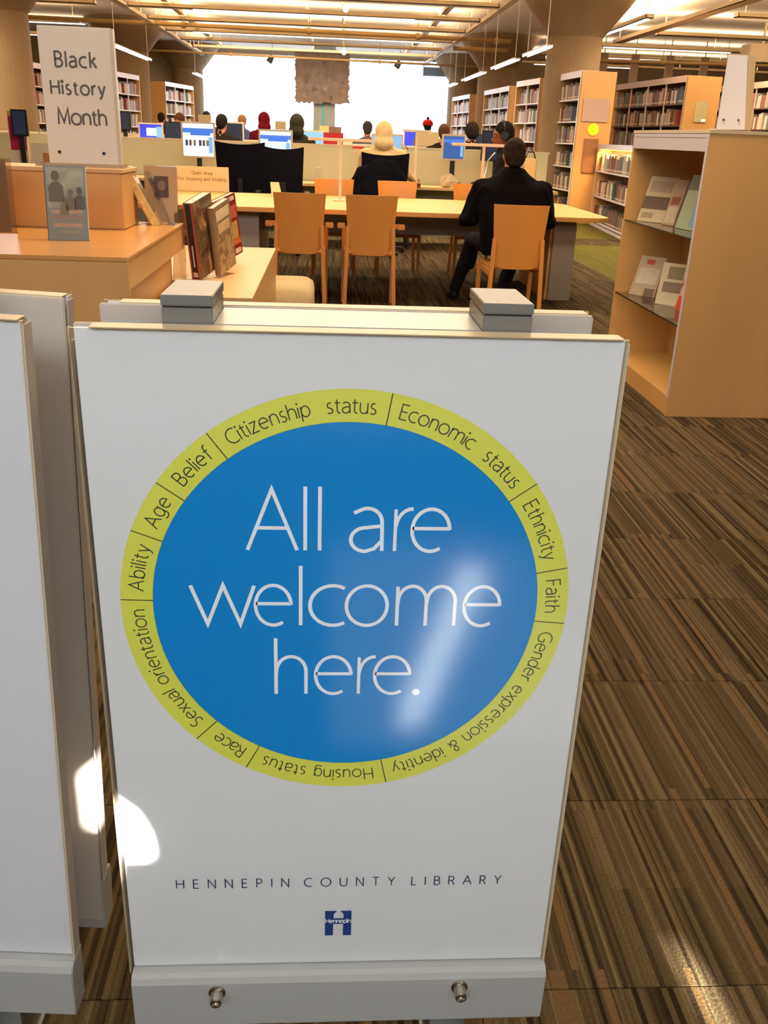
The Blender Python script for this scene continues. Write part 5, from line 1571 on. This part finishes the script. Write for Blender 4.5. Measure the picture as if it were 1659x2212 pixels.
def person(label, x, y, facing=0.0, body='coat', coat=(20, 18, 18), trousers=(30, 30, 36), skin=skin_light, hair=(40, 26, 18), top_z=1.33, s=1.0,
           arms=None, legs=None, head_yaw=0.0, head_pitch=-.1, lean=.12, voxel=.022, seat=.46, hood=None, hands=False, face=False, wid=.20, hairlen=0, afro=0, wr=.008, hat=None, group=None, hairgrow=.010, bulk=False):
    t = thing('person', label, 'person', (x, y, 0), facing, group)
    k_skin, k_coat, k_tr, k_shoe = 0, 1, 2, 3
    mats = [skin, cloth('%d_%d_%d' % coat, coat), cloth('%d_%d_%d' % trousers, trousers), shoe_m]
    mb = MB()
    hc = Vector((0, lean, top_z - .115 * s))
    neck = hc + Vector((0, -.03, -.115 * s))
    chest_z = neck.z - .07
    sh_z = chest_z - .045
    pel = Vector((0, -.02, seat + .11))
    # torso
    ellipsoid(mb, (0, pel.y, pel.z), .17, .135, .13, k_tr)
    for f, rx, ry in ((.15, .165, .13), (.38, .165, .125), (.62, .180, .125), (.84, .185, .115)):
        c = pel.lerp(Vector((0, lean * .75, sh_z)), f)
        ellipsoid(mb, c, rx * wid / .20 * 1.02, ry * 1.02, .12, k_coat)
    capsule(mb, (-wid + .03, lean * .8, sh_z), (wid - .03, lean * .8, sh_z), .070, .070, k_coat)
    capsule(mb, (-wid * .45, lean * .85, sh_z + .05), (wid * .45, lean * .85, sh_z + .05), .055, .055, k_coat)
    capsule(mb, (0, lean * .85, chest_z + .02), neck, .060, .052, k_skin)
    capsule(mb, (0, lean * .85, chest_z - .01), (0, lean * .9, chest_z + .045), .075, .064, k_coat)     # collar
    capsule(mb, neck, hc + Vector((0, 0, -.03)), .054, .056, k_skin)
    T, M = head(mb, hc, head_yaw, head_pitch, k_skin, s, face or voxel < .018)
    # arms
    arms = arms or [((wid * 1.22, lean + .04, sh_z - .30), (wid * .9, lean + .28, sh_z - .26)), ((-wid * 1.22, lean + .04, sh_z - .30), (-wid * .9, lean + .28, sh_z - .26))]
    for (el, wr_), sx in zip(arms, (1, -1)):
        sh = (sx * wid, lean * .8, sh_z)
        capsule(mb, sh, el, .062, .050, k_coat); capsule(mb, el, wr_, .052, .040, k_coat)
        d = (Vector(wr_) - Vector(el)).normalized()
        if hands:
            capsule(mb, wr_, Vector(wr_) + d * .03, .028, .026, k_skin, 10)
            hand(mb, Vector(wr_) + d * .02, d, -sx, k_skin)
        else:
            capsule(mb, wr_, Vector(wr_) + d * .09, .030, .026, k_skin, 8)
            for q in (-.02, 0, .02):
                capsule(mb, Vector(wr_) + d * .08 + Vector((q, 0, 0)), Vector(wr_) + d * .15 + Vector((q * 1.3, 0, -.01)), .012, .010, k_skin, 8)
    if bulk:      # loose heavy coat: full sleeves, skirts over the seat
        prof = [(.50, .215, .13, -.01), (.58, .235, .145, 0), (.70, .245, .150, .01), (.82, .262, .150, .03), (.90, .272, .145, .06), (sh_z + .0, .258, .135, .09), (sh_z + .055, .205, .115, .11), (sh_z + .105, .125, .095, .115), (sh_z + .15, .085, .082, .12)]
        prof = sorted(prof)
        mb.rings([[(rx * math.cos(R(q)), yy + ry * math.sin(R(q)), zz) for q in range(0, 360, 15)] for zz, rx, ry, yy in prof], k_coat)
        for sx in (-1, 1):
            capsule(mb, (sx * .215, lean * .6, sh_z - .03), (sx * .290, .13, sh_z - .22), .078, .066, k_coat)
            capsule(mb, (sx * .290, .13, sh_z - .22), arms[0 if sx > 0 else 1][0] if arms else (sx * .3, .2, .7), .066, .058, k_coat)
    # legs
    legs = legs or [((.12, .40, seat + .09), (.12, .42, .10), (.12, .56, .045)), ((-.12, .40, seat + .09), (-.12, .42, .10), (-.12, .56, .045))]
    for (kn, an, toe), sx in zip(legs, (1, -1)):
        hip = (sx * .09, pel.y + .02, pel.z - .02)
        capsule(mb, hip, kn, .088, .066, k_tr); capsule(mb, kn, an, .066, .050, k_tr)
        capsule(mb, (an[0], an[1], max(.045, an[2] - .05)), toe, .044, .036, k_shoe)
    body_o = fuse('body', mb, mats, voxel, t, wrinkle=wr)
    if face:
        face_bits(T, M, t, s)
    hm = mat('hair_%d_%d_%d' % hair, hair, .85, var=.2, scale=(50, 50, 50), spec=.15)
    if hood:
        h = MB()
        hk = Matrix.Rotation(head_yaw, 3, 'Z')
        ellipsoid(h, hc + Vector((0, -.02, .015)), .108, .125, .128, 0)
        ellipsoid(h, hc + Vector((0, -.06, -.10)), .118, .100, .090, 0)
        ellipsoid(h, hc + Vector((0, -.05, .085)), .055, .07, .060, 0)
        fuse('hood', h, [cloth('%d_%d_%d' % hood, hood)], max(.014, voxel * .8), t, wrinkle=.006)
    elif hat:
        hair_cap(hc, head_yaw, head_pitch, hm, t, s, .006, 0, 0, .016)
        h = MB()
        hatm = cloth('%d_%d_%d' % hat, hat)
        h.rings([[(hc.x + .105 * math.cos(R(q)), hc.y - .01 + .118 * math.sin(R(q)), hc.z + .03) for q in range(0, 360, 24)], [(hc.x + .10 * math.cos(R(q)), hc.y - .01 + .112 * math.sin(R(q)), hc.z + .09) for q in range(0, 360, 24)], [(hc.x + .06 * math.cos(R(q)), hc.y - .01 + .07 * math.sin(R(q)), hc.z + .135) for q in range(0, 360, 24)]])
        h.build('knit_hat', hatm, t, smooth=True)
        b = MB(); ellipsoid(b, hc + Vector((0, -.01, .155)), .03, .03, .03, 0, None, 10, 6); b.build('hat_bobble', hm, t, smooth=True)
    else:
        hair_cap(hc, head_yaw, head_pitch, hm, t, s, hairgrow, hairlen, afro, min(.016, voxel))
    return t, hc, T, M

# man in the black coat, back to the camera
pm_, hc, T, M = person('man in a black coat seated with his back to the camera', 1.400, 7.20, 0, coat=(15, 12, 12), trousers=(34, 32, 36), skin=skin_light, hair=(40, 27, 18), top_z=1.325, s=1.0,
    arms=[((.335, .20, .735), (.20, .60, .800)), ((-.330, .20, .735), (-.16, .60, .800))],
    legs=[((.17, .44, .56), (-.02, .24, .12), (-.05, .40, .05)), ((-.22, .46, .56), (-.30, .78, .12), (-.33, .93, .05))],
    head_yaw=.0, head_pitch=-.30, lean=.14, voxel=.0095, hands=True, face=True, wid=.255, wr=.014, hairlen=.012, hairgrow=.016, seat=.475, bulk=True)
# raised collar and ear details belong to the coat
cm_ = MB()
for i in range(14):
    pass
rings = []
for zz, r_ in ((-.235, .125), (-.19, .105), (-.145, .088), (-.125, .090), (-.14, .080), (-.19, .090)):
    rings.append([(hc.x + r_ * 1.05 * math.cos(R(q)), hc.y - .035 + r_ * math.sin(R(q)), hc.z + zz + .012 * math.sin(R(q + 180))) for q in range(0, 360, 20)])
cm_.rings(rings, cap=False)
cm_.build('coat_collar', cloth('collar', (13, 11, 11)), pm_, smooth=True)

# cream hooded person
person('person in a cream hooded top with the hood up, seen from behind', .635, 11.44, 0, coat=(226, 196, 142), trousers=(30, 30, 40), skin=skin_light, hood=(236, 206, 152), top_z=1.462, seat=.50,
       arms=[((.30, .18, .90), (.44, .50, .80)), ((-.28, .22, .86), (-.22, .52, .80))], lean=.10, voxel=.016, wid=.225, hands=True)
# dark jacket hung over the hooded person's chair
j = MB()
ellipsoid(j, (0, 0, .0), .27, .05, .26, 0)
capsule(j, (-.24, .02, .10), (-.36, .06, -.16), .07, .055, 0)
capsule(j, (.20, .02, .10), (.30, .04, -.14), .06, .05, 0)
ellipsoid(j, (-.02, 0, -.12), .30, .06, .18, 0)
jo = fuse('draped_jacket', j, [cloth('jacket', (18, 17, 24))], .018, None, wrinkle=.03)
jo.location = (.60, 11.03, .83)
tag(jo, 'dark jacket draped over the cream hooded person\'s chair', 'jacket')

# person with headphones
ph, hc2, T2, M2 = person('person wearing large black headphones, looking left beyond the table', 1.905, 9.98, R(78), coat=(22, 18, 20), trousers=(24, 22, 24), skin=skin_brown, hair=(16, 12, 12), top_z=1.490, s=1.08, seat=.60,
    arms=[((.26, .16, .92), (.10, .42, .86)), ((-.26, .16, .92), (-.06, .42, .84))], legs=[((.12, .32, .66), (.12, .36, .12), (.12, .44, .05)), ((-.12, .32, .66), (-.12, .36, .12), (-.12, .44, .05))],
    head_pitch=-.15, head_yaw=R(8), lean=.13, voxel=.013, hands=True, face=True, wid=.215)
hp = MB()
band = [T2(.098 * math.cos(R(q)), -.01, .02 + .118 * math.sin(R(q))) for q in range(-5, 186, 15)]
hp.tube(band, .010, 8)
hp.build('headphone_band', black_pl, ph, smooth=True)
for sx in (-1, 1):
    e = MB(); e.tube([T2(sx * .082, -.005, .0), T2(sx * .112, -.005, .0)], .046, 14, r2=.040)
    e.build('headphone_cup', mat('headphone_plastic', (26, 24, 28), .25), ph)
strap = MB(); strap.tube([(.02, .20, 1.20), (.06, .27, 1.12), (.02, .28, 1.02), (-.05, .29, .95)], .008, 8)
strap.build('earphone_cord', print_white, ph, smooth=True)
t = thing('bag_on_chair', 'pale bag hanging behind the man in the black coat, at his right', 'bag', (2.07, 9.95, .86))
bg_ = MB(); bg_.prism(rrect(-.07, .07, -.05, .05, .03), 'z', 0, .30); bg_.build('bag_body', mat('pale_bag', (206, 176, 122), .8), t, bevel=.012)
MB().tube([(-.05, 0, .30), (-.03, 0, .36), (.03, 0, .36), (.05, 0, .30)], .008, 8).build('bag_strap', black_pl, t, smooth=True)
# far people, from left to right
far_people = [
 ('dark-haired person far left of the window, just right of the sign', -3.77, 22.3, 0, (40, 36, 40), (24, 18, 16), 1.62, {}),
 ('brown-haired person behind the black and beige monitors', -2.50, 17.0, 160, (60, 44, 40), (92, 56, 36), 1.55, {}),
 ('small dark-haired person directly before the window\'s left part', -2.47, 20.2, 20, (36, 34, 40), (22, 20, 20), 1.65, {}),
 ('hunched person in a large brown-black coat behind the picture-page monitor', -1.60, 14.3, -20, (38, 30, 26), (30, 24, 20), 1.52, {'wid': .24}),
 ('light-haired person in a blue scarf facing the camera', -1.63, 18.6, 180, (92, 104, 150), (176, 130, 84), 1.585, {'face': False}),
 ('tiny dark-haired person farthest back left of the light-haired one', -1.98, 22.3, 0, (40, 38, 44), (60, 44, 34), 1.56, {}),
 ('person with a dark red hood before the bright window', -1.12, 17.1, 10, (96, 22, 36), (96, 22, 36), 1.61, {'hood': (112, 22, 40)}),
 ('hunched person in a big dark coat left of the felt hanging', -.49, 13.9, -15, (44, 42, 36), (34, 30, 26), 1.545, {'wid': .22, 'hood': (50, 48, 38)}),
 ('grey-clothed person right of the pale window column', .64, 16.4, 5, (78, 74, 78), (58, 50, 44), 1.53, {}),
 ('person in dark clothes beside the cream hood, far back', 1.10, 19.1, 0, (70, 60, 60), (100, 74, 50), 1.50, {}),
 ('person in a red knit hat before the right part of the window', 1.89, 18.9, 0, (150, 130, 110), (30, 22, 20), 1.62, {'hat': (190, 36, 40)}),
 ('person with curly dark hair left of the headphones person, far back', 2.16, 14.65, 10, (26, 22, 22), (30, 22, 18), 1.53, {'afro': .025}),
 ('brown-haired person bending behind the black monitors at right', 1.60, 13.8, -10, (34, 26, 24), (74, 44, 30), 1.50, {}),
]
for lb, x, y, fa, coat, hair, tz, kw in far_people:
    person(lb, x, y, R(fa), coat=coat, trousers=(34, 32, 40), hair=hair, top_z=tz, seat=.50 + max(0, tz - 1.5), voxel=.024, group='library visitors at the far desks', **kw)
    # the stool each visitor sits on
    st = .50 + max(0, tz - 1.5)
    sdir = R(fa)
    t = thing('desk_stool', 'stool under the ' + lb.split(' before ')[0].split(' behind ')[0], 'stool', (x, y - 0.0, 0), sdir, 'stools of the far visitors')
    MB().prism(rrect(-.18, .18, -.20, .18, .08), 'z', st - .08, st - .03).build('seat', black_mesh, t, bevel=.01)
    MB().tube([(0, 0, .03), (0, 0, st - .08)], .03, 10).build('post', black_pl, t)
    MB().prism([(.2 * math.cos(R(q)), .2 * math.sin(R(q))) for q in range(0, 360, 24)], 'z', 0, .03).build('base', black_pl, t)
print('books placed', nb)
